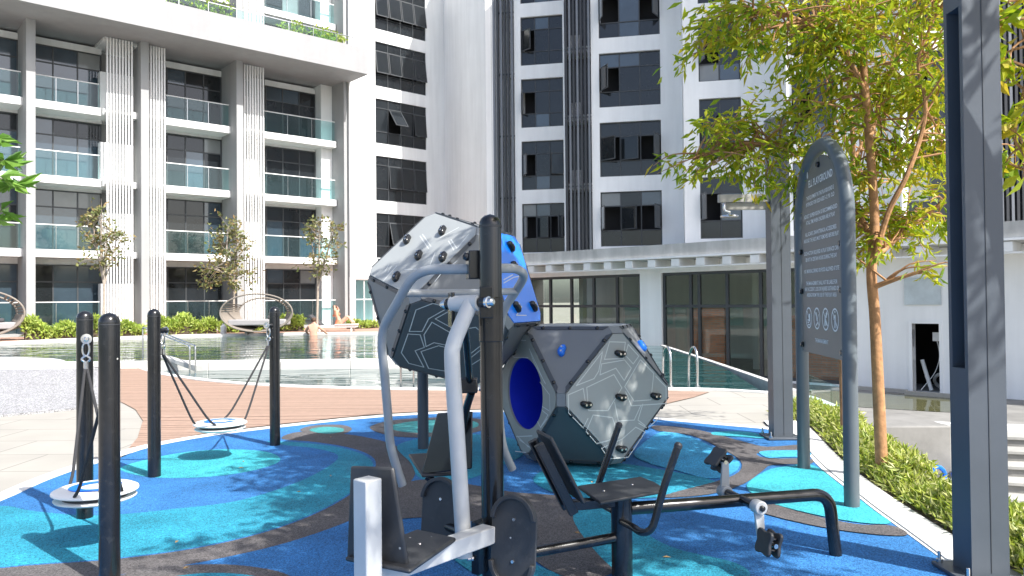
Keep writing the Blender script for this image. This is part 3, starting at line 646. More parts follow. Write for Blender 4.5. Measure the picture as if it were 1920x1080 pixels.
# doorway
fr = MB(); fr.fbox(PF, dr[0]-.10, dr[0], -.28, .03, -1.42, .78); fr.fbox(PF, dr[1], dr[1]+.10, -.28, .03, -1.42, .78); fr.fbox(PF, dr[0]+.002, dr[1]-.002, -.28, .03, .70, .78)
fr.build('door_frame', 'white2', CH, smooth_=False)
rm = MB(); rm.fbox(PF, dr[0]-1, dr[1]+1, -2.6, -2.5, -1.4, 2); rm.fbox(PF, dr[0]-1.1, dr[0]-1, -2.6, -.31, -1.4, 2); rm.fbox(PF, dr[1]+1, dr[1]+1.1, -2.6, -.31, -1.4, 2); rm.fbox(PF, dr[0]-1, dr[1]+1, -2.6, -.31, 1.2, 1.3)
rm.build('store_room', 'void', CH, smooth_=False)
MB().fbox(PF, hood[0], hood[1], .01, .06, 1.28, 2.1).build('pale_sheet', 'sheetp', CH, smooth_=False)
MB().fbox(PF, dr[1]-.32, dr[1]-.12, -.5, -.45, .15, .42).build('switch_box', 'louver', CH, smooth_=False)
MB().tube(smooth([PF(dr[1]-.2, -.45, .2), PF(dr[1]-.12, -.42, -.3), PF(dr[1]-.25, -.4, -.8), PF(dr[1]-.5, -.3, -1.2), PF(dr[1]-.6, -.2, -1.36)], 5), .012, 5).build('cable', 'whitepl', CH)
tag(MB().tube([PF(dr[0]+.12, -.5, -.45), PF(dr[0]+.42, -.35, -1.37)], .06, 8).build('leaning_board', 'whitepl'), 'pale pole leaning inside the dark doorway', 'pole')
coil = MB()
for r_, h in ((.22, 0), (.24, .06), (.21, .12)): coil.tube([PF(dr[0]+.62+math.cos(t)*r_, -.75+.1*math.sin(t), -1.12+h*.3+math.sin(t)*r_) for t in [i*math.pi/9 for i in range(19)]], .035, 6)
tag(coil.build('hose_coil', 'concrete'), 'grey coil of hose lying inside the dark doorway', 'hose')
# puddle, low kerbs, stepped edge
pd = [PF(u, o, 0) for u, o in [(pu(1560), 1.5), (pu(1640), 1.2), (pu(1700), .8), (pu(1790), .9), (pu(1900), 1.4), (pu(1880), 3.6), (pu(1780), 4.2), (pu(1680), 4.4), (pu(1600), 3.6)]]
flat('puddle_water', [(p.x, p.y) for p in smooth(pd, 4, True)], -1.408, 'puddle')
tag(MB().fbox(PF, pu(1596), pu(1711)-.1, .25, .4, -1.42, -1.32).build('timber_batten', 'wood_arm'), 'long timber batten lying along the clubhouse wall', 'batten')
tag(MB().fbox(PF, pu(1712), pu(1850), .75, .9, -1.42, -1.30).build('timber_batten', 'wood_arm'), 'pale batten lying in front of the doorway', 'batten')
st = thing('concrete_steps', (9, 16, -2.5), 'rough concrete steps going down from the wet forecourt to the pit', 'steps')
edge = [(9.3, 17.2), (11, 16.55), (16, 15.55), (24, 14.6), (34, 13.6)]
es3 = [(p.x, p.y) for p in smooth([(x, y, 0) for x, y in edge], 4)]
for i in range(6):
    so = strip(es3, i*.55-.1, i*.55+.54, -2.6, -1.46-.20*i).build('step', 'wetcon', st)
    strip(es3, i*.55-.1, i*.55+.58, -1.458-.20*i, -1.405-.20*i).build('tread', 'tread', so)
pe = [(p.x, p.y) for p in smooth([(x, y, 0) for x, y in [(7.5, 26), (7.6, 24), (8.2, 22), (8.12, 19.5), (8.8, 17.5), (11, 16.6), (16, 15.6), (40, 13.5)]], 4)]
tag(strip(pe, -.32, -.08, -2.4, -1.27).build('forecourt_kerb', 'kerb'), 'pale raised kerb curving round the wet forecourt', 'kerb')
tag(strip(pe[:13], -.07, .30, -2.5, -1.75).build('pit_wall', 'wetcon'), 'mossy curved concrete wall below the forecourt kerb', 'wall')
blk = MB().box((7.75, 15.9, -1.72), (1.45, 1.8, 1.5)); blk.box((7.5, 14.6, -2.25), (1.9, 1.2, .7), Matrix.Rotation(.06, 3, 'Y'))
tag(blk.build('retaining_block', 'wetcon', bevel=.03), 'grey concrete block with chalky smears beside the steps', 'block')
tag(MB().tube([(11.35, 13.9, -2.5), (11.35, 13.9, -1.55)], .07, 10).build('pipe_stub', 'whitepl'), 'white pipe stub standing on the steps behind the near column', 'pipe')
q = G(1752, 884, -1.9)
p_ = MB().box(q+Vector((0, 0, .30)), (.22, .2, .95), Matrix.Rotation(.12, 3, 'Y')); p_.box(q+Vector((.25, -.05, 0)), (.22, .16, .3)); tag(p_.build('broken_post', 'concrete', bevel=.02), 'broken concrete post stub beside the grey block', 'post')
rp = MB()
for dx in (-.12, .3): rp.tube([q+Vector((dx+.12*math.cos(t)*(1+.2*math.sin(3*t)), -.35, -.05+.22*math.sin(t))) for t in [i*math.pi/8 for i in range(17)]], .04, 6)
tag(rp.build('rope_coil', 'bluep'), 'bright blue coiled rope on the concrete steps', 'rope')
gp = thing('glass_fence', (4.75, 10.5, 0), 'low curved frameless glass fence beside the planter corner', 'fence')
gpts = [G(1494, 742), G(1522, 760), G(1560, 780), G(1605, 800)]
for a, b in zip(gpts, gpts[1:]):
    t = (b-a).normalized(); nrm = Vector((t.y, -t.x, 0))*.008
    MB().prism([a+t*.02-nrm, b-t*.02-nrm, b-t*.02+nrm, a+t*.02+nrm], (0, 0, .42)).build('pane', 'glass_bal', gp, smooth_=False)

# ================================================================== METAL COLUMNS
def column(x0, y0, w, d, h, label, slot=True):
    t = thing('steel_column', (x0+w/2, y0+d/2, .01), label, 'column', 'blue-grey steel columns')
    a, b = y0+.03, y0+d-.03; dep = .07
    if slot:
        z0, z1 = 1.15, 3.14
        mb = MB().box((x0+w/2, y0+d/2, (z0+.02)/2), (w, d, z0-.02)).box((x0+w/2, y0+d/2, (z1+h)/2), (w, d, h-z1))
        zc, zh = (z0+z1)/2, z1-z0
        mb.box((x0+dep+(w-dep)/2, y0+d/2, zc), (w-dep, d, zh)); mb.box((x0+dep/2, (y0+a)/2, zc), (dep, a-y0, zh)); mb.box((x0+dep/2, (b+y0+d)/2, zc), (dep, y0+d-b, zh))
    else: mb = MB().box((x0+w/2, y0+d/2, h/2+.01), (w, d, h-.02))
    o = mb.build('shaft', 'column', t, smooth_=False)
    MB().box((x0+w*.52, y0-.0015, h/2+.02), (.004, .004, h-.06)).build('seam', 'band', t, smooth_=False)
    MB().box((x0+w/2, y0+d/2, .022), (w+.16, d+.16, .02)).build('base_plate', 'column', t, bevel=.003)
    for sx in (-1, 1):
        for sy in (-1, 1):
            c = Vector((x0+w/2+sx*(w/2+.05), y0+d/2+sy*(d/2+.05), .032))
            MB().lathe([(.018, 0), (.018, .02), (.009, .021), (.009, .06), (.006, .064)], c, n=8).build('anchor_bolt', 'steel', t)
    return t
column(2.47, 4.2, .205, .18, 3.5, 'tall blue-grey steel column with a long slot, nearest at the right edge')
c2 = column(2.83, 8.42, .21, .18, 3.52, 'blue-grey steel column carrying the shower arm behind the sign', slot=False)
for i, (l0, l1, z0, z1, y0) in enumerate([(2.27, 2.829, 2.595, 2.68, 8.44), (2.36, 2.829, 2.515, 2.592, 8.47)]):
    MB().box(((l0+l1)/2, y0+.03, (z0+z1)/2), (l1-l0, .05, z1-z0)).build('shower_arm', 'wood_arm', c2, bevel=.003)
sh = MB().lathe([(.01, 0), (.012, .04), (.03, .05), (.095, .06), (.098, .075), (.09, .08)], (2.40, 8.5, 2.514), (0, 0, -1), 20).build('shower_head', 'steel', c2)
MB().tube(fillet([(2.31, 8.44, 2.59), (2.31, 8.38, 2.56), (2.31, 8.38, 2.50), (2.38, 8.40, 2.48)], .02), .013, 8).build('valve', 'steel', c2)

# ================================================================== DISC SWINGS
def swing(A, B, zs, label, lean=0):
    A, B = Vector(A), Vector(B); mid = (A+B)/2; d = (B-A).normalized(); nrm = Vector((-d.y, d.x, 0))
    t = thing('disc_swing', (mid.x, mid.y, .01), label, 'swing', 'disc swings on black posts')
    H = 1.5; R = .055
    seatc = Vector((mid.x, mid.y, zs))
    for s, P in ((1, A), (-1, B)):
        MB().lathe([(R, 0), (R, H-R), (R*.97, H-R*.72), (R*.82, H-R*.42), (R*.55, H-R*.17), (R*.2, H-.003), (.002, H)], P+Vector((0, 0, .0)), n=28).build('post', 'black', t)
        MB().lathe([(R+.002, H-R-.014), (R+.002, H-R-.008)], P, n=28).build('cap_seam', 'blackp', t)
        e = P+d*s*.13; za = 1.30
        arm = MB().tube([P+d*s*.03+Vector((0, 0, za)), e+Vector((0, 0, za))], .024, 14).build('hanger_arm', 'black', t)
        MB().lathe([(.036, 0), (.036, .012), (.018, .013), (.018, .02), (.012, .025)], e+Vector((0, 0, za))-d*s*.01, d*s, 16).build('end_cap', 'steel', arm)
        k = e-d*s*.035+Vector((0, 0, za-.02)); ring = []
        for i in range(17):
            q = i*math.pi/8; ring.append(k+Vector((0, 0, -.055))+nrm*math.cos(q)*.022+Vector((0, 0, math.sin(q)*.05)))
        MB().tube(ring, .007, 8).build('shackle', 'steel', t)
        kb = k+Vector((0, 0, -.12))
        th = [kb+nrm*math.sin(q)*.026*(1 if q < math.pi else 1)+Vector((0, 0, .02-.05*abs(q-math.pi)/math.pi)) for q in [i*2*math.pi/14 for i in range(15)]]
        MB().tube(th, .008, 8).build('thimble', 'steel', t)
        MB().tube([kb+Vector((0, 0, -.02)), kb+Vector((0, 0, -.075))], .017, 10).build('ferrule', 'steel', t)
        for side in (-1, 1):
            p0 = kb+Vector((0, 0, -.07))+nrm*side*.006; p2 = seatc+d*(-s)*.17+nrm*side*.13; p1 = p0.lerp(p2, .8)+Vector((0, 0, -.03))
            MB().tube(smooth([p0, p0.lerp(p1, .5), p1, p2+Vector((0, 0, .02)), p2+d*s*.05-nrm*side*.06+Vector((0, 0, .004)), p2+d*s*.07-nrm*side*.10], 5), .0105, 8).build('rope', 'rope', t)
    seat = MB().lathe([(.10, -.035), (.20, -.03), (.235, -.018), (.24, -.010), (.225, -.006)], seatc+Vector((0, 0, -.012)), n=40).build('seat', 'whitepl', t)
    MB().lathe([(.19, -.02), (.19, .012)], seatc, n=32).build('seat_core', 'blackp', seat)
    MB().lathe([(.238, .010), (.252, .018), (.250, .028), (.225, .040), (.20, .043), (.005, .044)], seatc, n=40).build('seat_top', 'whitepl', seat)
    n = 40; vs = []; fs = []
    for i in range(n+1):
        q = .5+i*(2*math.pi-.55)/n
        for r in (.085, .155): vs.append(seatc+Vector((math.cos(q)*r, math.sin(q)*r, .0462)))
    fs = [(2*i, 2*i+1, 2*i+3, 2*i+2) for i in range(n)]
    MB().add(vs, fs).build('blue_ring', 'bluep', seat)
    return t
swing((-3.10, 5.61, 0), (-2.24, 4.30, 0), .34, 'white disc swing with blue ring between the two nearest black posts')
swing((-3.20, 6.91, 0), (-2.57, 8.36, 0), .34, 'white disc swing with blue ring hanging in front of the brown deck')

# ================================================================== CLIMBING BLOCKS (cuboctahedra with trimmed corners)
A_ = .62
VQ = [Vector(v) for v in [(1, 1, 0), (1, -1, 0), (-1, 1, 0), (-1, -1, 0), (1, 0, 1), (1, 0, -1), (-1, 0, 1), (-1, 0, -1), (0, 1, 1), (0, 1, -1), (0, -1, 1), (0, -1, -1)]]
def climb(label, cen, R, skins, holds, engr, hole=None, post=None):
    cen = Vector(cen); t = thing('climbing_block', (cen.x, cen.y, 0), label, 'climbing block', 'faceted climbing blocks')
    W = lambda v: cen+R @ (Vector(v)*A_)
    faces = []
    for ax in range(3):
        for s in (1, -1):
            n = Vector((0, 0, 0)); n[ax] = s; faces.append((n, [v for v in VQ if abs(v[ax]-s) < 1e-6], 'sq'))
    for sx in (1, -1):
        for sy in (1, -1):
            for sz in (1, -1):
                n = Vector((sx, sy, sz)); faces.append((n.normalized(), [v for v in VQ if v.dot(n) > 1.9], 'tr'))
    core = MB()
    for n, vs, typ in faces:
        c = sum(vs, Vector())/len(vs); a = (vs[0]-c).normalized(); b = n.cross(a)
        vs = sorted(vs, key=lambda v: math.atan2((v-c).dot(b), (v-c).dot(a)))
        key = tuple(int(round(x)) for x in (n if typ == 'sq' else n*1.732))
        # trimmed outline: each corner is cut
        cut = .125 if typ == 'sq' else .10; poly = []
        m = len(vs)
        for i in range(m):
            p, q, r = vs[i-1], vs[i], vs[(i+1) % m]
            poly += [q+(p-q).normalized()*cut, q+(r-q).normalized()*cut]
        nn = R @ n
        ins = lambda P, k, lift: [W(c+(p-c)*k)+nn*lift for p in P]
        skin = skins.get(key, 'panel_m')
        if hole == key:
            # board with a round opening: ring of quads between outline and circle
            O = ins(poly, .985, .004); cw = W(c)+nn*.004; u = (R @ a); v = (R @ b); N = 48; rad_h = hole_r
            circ = []; outl = []
            for i in range(N):
                q = 2*math.pi*i/N; dr_ = u*math.cos(q)+v*math.sin(q); circ.append(cw+dr_*rad_h)
                best = 9
                for j in range(len(O)):
                    p0, p1 = O[j]-cw, O[(j+1) % len(O)]-cw
                    x0, y0, x1, y1 = p0.dot(u), p0.dot(v), p1.dot(u), p1.dot(v); dx, dy = math.cos(q), math.sin(q)
                    den = dx*(y1-y0)-dy*(x1-x0)
                    if abs(den) < 1e-9: continue
                    s_ = (x0*(y1-y0)-y0*(x1-x0))/den; w_ = (x0*dy-y0*dx)/den
                    if s_ > 0 and -1e-6 <= w_ <= 1+1e-6: best = min(best, s_)
                outl.append(cw+dr_*best)
            mb = MB(); off = -nn*.022
            vs4 = circ+outl+[p+off for p in circ]+[p+off for p in outl]
            fs = []
            for i in range(N):
                j = (i+1) % N
                fs += [(i, N+i, N+j, j), (2*N+i, 2*N+j, 3*N+j, 3*N+i), (i, j, 2*N+j, 2*N+i), (N+i, 3*N+i, 3*N+j, N+j)]
            mb.add(vs4, fs); board = mb.build('board', skin, t, ang=20)
            tub = MB(); back = -nn*.75
            vs5 = [p+off*.9 for p in circ]+[cw+(p-cw)*1.06+back for p in circ]; tub.add(vs5, [(i, (i+1) % N, N+(i+1) % N, N+i) for i in range(N)]+[tuple(range(N, 2*N))])
            tub.build('tunnel', 'inside_b', t)
        else:
            mb = MB().prism(ins(poly, .985 if typ == 'sq' else .97, -.018), nn*.022); board = mb.build('board', skin, t, bevel=.003)
            core.add(ins(poly, .995, -.022), [tuple(range(len(poly)))])
        # edge bands with dome bolts along the original edges
        for i in range(m):
            p, q = vs[i], vs[(i+1) % m]
            if typ == 'tr':
                e0, e1 = p+(q-p).normalized()*.13, q+(p-q).normalized()*.13
                i0, i1 = c+(e0-c)*.86, c+(e1-c)*.86
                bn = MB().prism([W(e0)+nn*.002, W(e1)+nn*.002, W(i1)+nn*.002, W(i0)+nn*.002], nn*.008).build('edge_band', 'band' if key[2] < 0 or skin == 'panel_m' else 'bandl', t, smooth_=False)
                for f_ in (.12, .50, .88):
                    bp = W((e0*.5+i0*.5)*(1-f_)+(e1*.5+i1*.5)*f_)+nn*.010
                    MB().lathe([(.018, 0), (.017, .007), (.011, .013), (.003, .016)], bp, nn, 10).build('dome_bolt', 'black', bn)
        # corner plates
        hl = holds.get(key, [])
        ua, vb = R @ a, R @ b
        for (hx, hy, hm) in hl:
            hp = W(c)+ua*hx+vb*hy+nn*.004; rr = .05
            out = []
            for i in range(14):
                q = 2*math.pi*i/14; k = rr*(1+.22*math.cos(2*q+.6)+.10*math.sin(3*q)); out.append((math.cos(q)*k, math.sin(q)*k*.82))
            mb = MB(); lv = [(1.0, 0), (1.02, .016), (.9, .034), (.55, .046), (.15, .048)]
            vs6 = [hp+ua*x*k+vb*y*k+nn*h for k, h in lv for x, y in out]; L14 = 14
            mb.add(vs6, [(r*L14+i, r*L14+(i+1) % L14, (r+1)*L14+(i+1) % L14, (r+1)*L14+i) for r in range(4) for i in range(L14)]+[tuple(4*L14+i for i in range(L14))])
            ho = mb.build('hold', hm, t, ang=60)
            for s in (-1, 1): MB().lathe([(.010, .042), (.010, .050)], hp+ua*s*.022, nn, 10).build('bolt', 'steel', ho)
        for path in engr.get(key, []):
            mb = MB(); w = .0040
            pts = [W(c)+ua*x+vb*y+nn*.0045 for x, y in path]
            for p, q in zip(pts, pts[1:]):
                dd = (q-p).normalized(); sd = dd.cross(nn)*w
                mb.add([p-sd-dd*w, q-sd+dd*w, q+sd+dd*w, p+sd-dd*w], [(0, 1, 2, 3)])
            mb.build('engraved_line', 'groove', board, smooth_=False)
    for v in VQ:                               # small plates that close the trimmed corners
        ax = [i for i in range(3) if abs(v[i]) > .5]; P = []
        for k_ in ax:                          # the two squares meeting here
            o_ = [i for i in range(3) if i != k_]; oth = [i for i in ax if i != k_][0]; free = [i for i in range(3) if i not in ax][0]
            for s_ in (1, -1):
                w_ = v.copy(); dd = Vector((0, 0, 0)); dd[oth] = -v[oth]; dd[free] = s_; P.append(w_+dd.normalized()*.125)
        P = [P[0], P[1], P[3], P[2]]; vn = R @ v.normalized()
        MB().prism([W(p)-vn*.012 for p in P], vn*.012).build('corner_plate', 'bandl', t, smooth_=False)
    cb = core.build('inner_shell', 'band', t)
    if post:
        for (x, y, h) in post: MB().tube([(x, y, .0), (x, y, h)], .057, 20).build('support_post', 'column', t)
    return t
hole_r = .335
# line patterns of broken hexagons, in metres on the board (u, v)
def hexpat(seed, span=.50, cell=.17):
    r = random.Random(seed); out = []
    for gy in range(-3, 4):
        for gx in range(-3, 4):
            cx = (gx+(gy % 2)*.5)*cell*1.75+r.uniform(-.03, .03); cy = gy*cell*1.5+r.uniform(-.03, .03)
            if abs(cx)+abs(cy) > span*1.18: continue
            ph = r.uniform(-.25, .25); k = [r.uniform(.78, 1.02) for _ in range(6)]
            P = [(cx+math.cos(ph+math.pi/6+i*math.pi/3)*cell*k[i]*.86, cy+math.sin(ph+math.pi/6+i*math.pi/3)*cell*k[i]*.86) for i in range(6)]
            P = [p for p in P if abs(p[0])+abs(p[1]) < span*1.27]
            if len(P) < 3: continue
            out.append(P+([P[0]] if r.random() < .62 and len(P) == 6 else []))
    return out
ul = Vector((.88, .476, 0)).normalized(); vl = Vector((-.476, .88, 0)).normalized()
# local axes of the lower block: local x -> -vl (right front board), local y -> ... right-handed
RL = Matrix((( -vl.x, ul.x, 0), (-vl.y, ul.y, 0), (0, 0, 1)))
if RL.determinant() < 0: RL = Matrix(((-vl.x, -ul.x, 0), (-vl.y, -ul.y, 0), (0, 0, 1)))
# board keys: +x is the right front board, the left front board with the hole is the -u side
leftkey = (0, -1, 0) if (RL @ Vector((0, -1, 0))).x < 0 else (0, 1, 0)
rk = (1, 0, 0)
LC = Vector((.656, 7.54, .675))
def uvof(key, R, cen, px, py):                # a photo pixel on a board -> (u, v) on that board
    n = Vector(key); vs = [v for v in VQ if v.dot(n) > .9]; c = sum(vs, Vector())/len(vs); a = (vs[0]-c).normalized(); b = n.cross(a)
    nn = R @ n; c0 = Vector(cen)+R @ (c*A_); d = ray(px, py); t = (c0-CP).dot(nn)/d.dot(nn); p = CP+d*t-c0
    return (p.dot(R @ a), p.dot(R @ b))
def keymap(key, R, cen, pts, mat): return [uvof(key, R, cen, x, y)+(mat,) for x, y in pts]
def emap(key, R, cen, paths): return [[uvof(key, R, cen, x, y) for x, y in p] for p in paths]
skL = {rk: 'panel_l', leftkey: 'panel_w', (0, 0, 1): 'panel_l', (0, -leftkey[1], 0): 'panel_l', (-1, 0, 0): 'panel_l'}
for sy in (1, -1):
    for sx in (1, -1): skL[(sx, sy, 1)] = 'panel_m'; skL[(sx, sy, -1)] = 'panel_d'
zz = lambda x, y: (920+x*380/1282, 580+y*380/1282)
right_lines = [[zz(*p) for p in L] for L in [
    [(750, 205), (850, 208), (838, 310), (718, 316), (750, 205)], [(868, 222), (935, 296), (900, 345), (850, 290), (868, 222)],
    [(706, 268), (682, 390), (652, 438), (540, 482), (706, 268)], [(690, 414), (700, 345), (845, 320), (888, 372), (843, 450), (790, 372), (690, 414)],
    [(945, 318), (1030, 405), (1012, 572), (905, 580), (846, 488), (945, 318)], [(1043, 425), (1108, 492), (1108, 595), (888, 610), (852, 522)],
    [(606, 494), (778, 412), (828, 496), (740, 640), (618, 640), (606, 494)], [(490, 540), (584, 500), (598, 590)], [(490, 545), (492, 655), (584, 750), (614, 690)],
    [(782, 588), (806, 705), (906, 700), (948, 608)], [(646, 668), (768, 684), (798, 770), (790, 815), (668, 848), (602, 772), (646, 668)],
    [(700, 878), (830, 820), (916, 745), (976, 776), (868, 935), (745, 945), (700, 878)], [(670, 850), (740, 832)], [(935, 720), (990, 752), (1060, 690)], [(960, 600), (930, 700), (975, 735)]]]
left_lines = [[zz(*p) for p in L] for L in [[(180, 195), (225, 197)], [(180, 195), (135, 290), (150, 303), (240, 306)], [(247, 250), (345, 465)], [(247, 250), (280, 345), (350, 470)], [(105, 345), (125, 300)], [(315, 460), (375, 540), (378, 650)],
    [(330, 615), (370, 640)], [(330, 640), (365, 668), (318, 745)], [(170, 800), (240, 870)], [(165, 805), (265, 800)], [(185, 825), (250, 872)], [(160, 898), (225, 905)], [(300, 710), (318, 748), (360, 690)]]]
hR = keymap(rk, RL, LC, [zz(815, 280), zz(820, 555), zz(1040, 548), zz(600, 602), zz(822, 882)], 'black')
topn = (1, leftkey[1], 1); topr = (1, -leftkey[1], 1)
def triuv(key, R, cen, px, py):
    n = Vector(key).normalized(); vs = [v for v in VQ if v.dot(Vector(key)) > 1.9]; c = sum(vs, Vector())/3; a = (vs[0]-c).normalized(); b = n.cross(a)
    nn = R @ n; c0 = Vector(cen)+R @ (c*A_); d = ray(px, py); t = (c0-CP).dot(nn)/d.dot(nn); p = CP+d*t-c0
    return (p.dot(R @ a), p.dot(R @ b))
holdsL = {rk: hR, topn: [triuv(topn, RL, LC, 1054, 659)+('bluep',)], topr: [(.0, .02, 'bluep')]}
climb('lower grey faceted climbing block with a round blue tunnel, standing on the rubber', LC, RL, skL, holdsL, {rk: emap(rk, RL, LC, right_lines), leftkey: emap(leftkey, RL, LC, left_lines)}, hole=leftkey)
RU = Matrix(((-0.447, -0.054, 0.893), (-0.583, -0.739, -0.337), (0.678, -0.671, 0.299))); UC = Vector((-.533, 7.36, 1.572))
skU = {(1, 0, 0): 'panel_l', (0, 1, 0): 'panel_d', (0, 0, 1): 'panel_b', (1, 1, -1): 'panel_m', (1, 1, 1): 'panel_m', (0, -1, 0): 'panel_l', (-1, 0, 0): 'panel_m', (0, 0, -1): 'panel_d'}  # left triangle gets a darker board: its shade put into the colour
z3 = lambda x, y: (640+x*400/1271, 380+y*400/1271)
hU = keymap((1, 0, 0), RU, UC, [z3(607, 175), z3(397, 228), z3(465, 322), z3(610, 332), z3(333, 450)], 'black')
hB = keymap((0, 0, 1), RU, UC, [z3(1000, 262), z3(1035, 622), z3(1135, 618), (962, 500)], 'black')
f1_lines = [[z3(*p) for p in L] for L in [[(470, 200), (520, 275)], [(485, 190), (535, 262)], [(640, 230), (672, 285)], [(655, 222), (690, 275), (760, 190)], [(300, 380), (280, 415)], [(285, 372), (262, 410)], [(380, 400), (520, 395), (560, 300)], [(250, 470), (330, 380)], [(590, 210), (700, 150)], [(690, 350), (600, 420), (560, 470)]]]
f2_lines = [[z3(*p) for p in L] for L in [[(445, 637), (545, 598), (640, 622), (520, 690), (482, 765), (405, 765), (445, 637)], [(398, 780), (470, 785), (495, 860), (440, 880), (492, 978), (402, 955), (358, 892), (398, 780)],
    [(540, 710), (680, 790), (640, 850), (552, 832), (505, 855), (493, 785), (540, 710)], [(560, 690), (650, 640), (700, 640)], [(560, 690), (690, 762)], [(475, 885), (580, 850), (700, 880)], [(475, 885), (520, 985), (640, 1005)], [(755, 910), (830, 850)], [(755, 935), (830, 875)], [(760, 975), (830, 930)], [(745, 750), (800, 740), (830, 765)]]]
f3_lines = [[z3(*p) for p in L] for L in [[(965, 460), (1020, 430)], [(965, 480), (1025, 445), (1060, 440)], [(1040, 672), (1065, 640)], [(1040, 672), (1100, 672)], [(985, 560), (1030, 520), (1060, 460)]]]
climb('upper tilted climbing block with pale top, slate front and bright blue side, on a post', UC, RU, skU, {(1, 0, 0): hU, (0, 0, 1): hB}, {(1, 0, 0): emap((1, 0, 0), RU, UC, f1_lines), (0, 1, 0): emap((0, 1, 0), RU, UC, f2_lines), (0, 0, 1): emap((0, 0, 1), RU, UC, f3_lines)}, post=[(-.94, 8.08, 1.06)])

# ================================================================== FITNESS STATION
ST = thing('fitness_station', (-.11, 4.0, .01), 'black-posted leg press and pedal station with white levers and grey handlebars', 'fitness machine')
PX, PY = -.11, 4.0
def pole(x, y, h, r, name='post', dome=True, n=32):
    pr = [(r, 0), (r, h-r)]+([(r*.97, h-r*.7), (r*.82, h-r*.4), (r*.55, h-r*.16), (r*.2, h-.004), (.002, h)] if dome else [(r, h)])
    return MB().lathe(pr, (x, y, .0), n=n).build(name, 'black', ST)
mp = pole(PX, PY, 1.995, .058, 'main_post')
MB().lathe([(.0605, 1.925), (.0605, 1.935)], (PX, PY, 0), n=32).build('cap_seam', 'blackp', mp)
cl = MB().lathe([(.0635, 1.335), (.0635, 1.565)], (PX, PY, 0), n=32).build('clamp', 'black', ST, bevel=.004)
adir = Vector((-.64, -.77, 0)).normalized(); ldir = Vector((.77, -.64, 0)).normalized()
# axle across, bracket plates, bolts
ax0 = D(905, 567, 3.90); ax1 = D(846, 570, 4.02); axd = (ax1-ax0).normalized()
MB().tube([ax0-axd*.02, ax1+axd*.03], .026, 14).build('axle', 'black', cl)
MB().box((ax0+Vector((PX, PY, ax0.z)))/2+Vector((0, 0, .0)), (.07, .10, .16)).build('bracket', 'black', cl, bevel=.004)
MB().box(ax1+axd*.0+Vector((0, .01, -.03)), (.018, .09, .18), Matrix.Rotation(.3, 3, 'Z')).build('bracket', 'black', cl, bevel=.004)
for p, s in ((ax0, -1), (ax1, 1)): MB().lathe([(.030, 0), (.030, .014), (.022, .016), (.02, .035), (.012, .045)], p+axd*s*.025, axd*s, 14).build('axle_nut', 'steel', cl)
lev = [D(x, y, Y) for x, y, Y in [(884, 566, 3.94), (866, 606, 3.90), (851, 645, 3.88), (848, 680, 3.87), (857, 820, 3.86), (871, 1044, 3.84)]]
lv = MB().tube(smooth(lev, 6), .040, 20).build('lever', 'whitep', ST)
MB().tube([ax0+axd*.02, ax1-axd*.01], .042, 18).build('lever_sleeve', 'whitep', lv)
# square carrier arm, square backrest post, seat and backrest of the near seat
a0 = Vector((-.125, 3.86, .39)); a1 = Vector((-.60, 3.29, .39))
def beam(p, q, w, h, name, mat, parent, up=Vector((0, 0, 1)), bevel=.006):
    t = (q-p).normalized(); s = t.cross(up).normalized(); v = s.cross(t)
    return MB().prism([p+s*w/2+v*h/2, p-s*w/2+v*h/2, p-s*w/2-v*h/2, p+s*w/2-v*h/2], q-p).build(name, mat, parent, bevel=bevel)
arm = beam(a0, a1, .085, .085, 'carrier_arm', 'whitep', ST)
bp = D(689, 900, 3.24)
sqr = Matrix.Rotation(math.atan2(adir.y, adir.x), 3, 'Z')
MB().box((bp.x, bp.y, .58), (.085, .085, .46), sqr).build('backrest_post', 'whitep', ST, bevel=.006)
def plate(pts, off, name, mat, parent, bevel=.008): return MB().prism(pts, off).build(name, mat, parent, bevel=bevel)
bc = Vector((bp.x, bp.y, 0))-adir*.055
L_, U_ = ldir, Vector((0, 0, 1))
br = plate([D(649, 1052, 3.39), D(763, 1062, 3.25), D(735, 877, 3.29), D(656, 874, 3.39)], -adir*.02, 'backrest', 'blackp', ST, .012)
se = plate([Vector((-.735, 3.36, .425)), Vector((-.43, 3.19, .425)), Vector((-.27, 3.62, .425)), Vector((-.47, 3.76, .425))], (0, 0, .022), 'seat', 'blackp', ST, .01)
for px_, py_ in ((787, 1020), (757, 1040)): MB().lathe([(.008, 0), (.006, .004)], G(px_, py_, .4475), n=8).build('seat_bolt', 'steel', se)
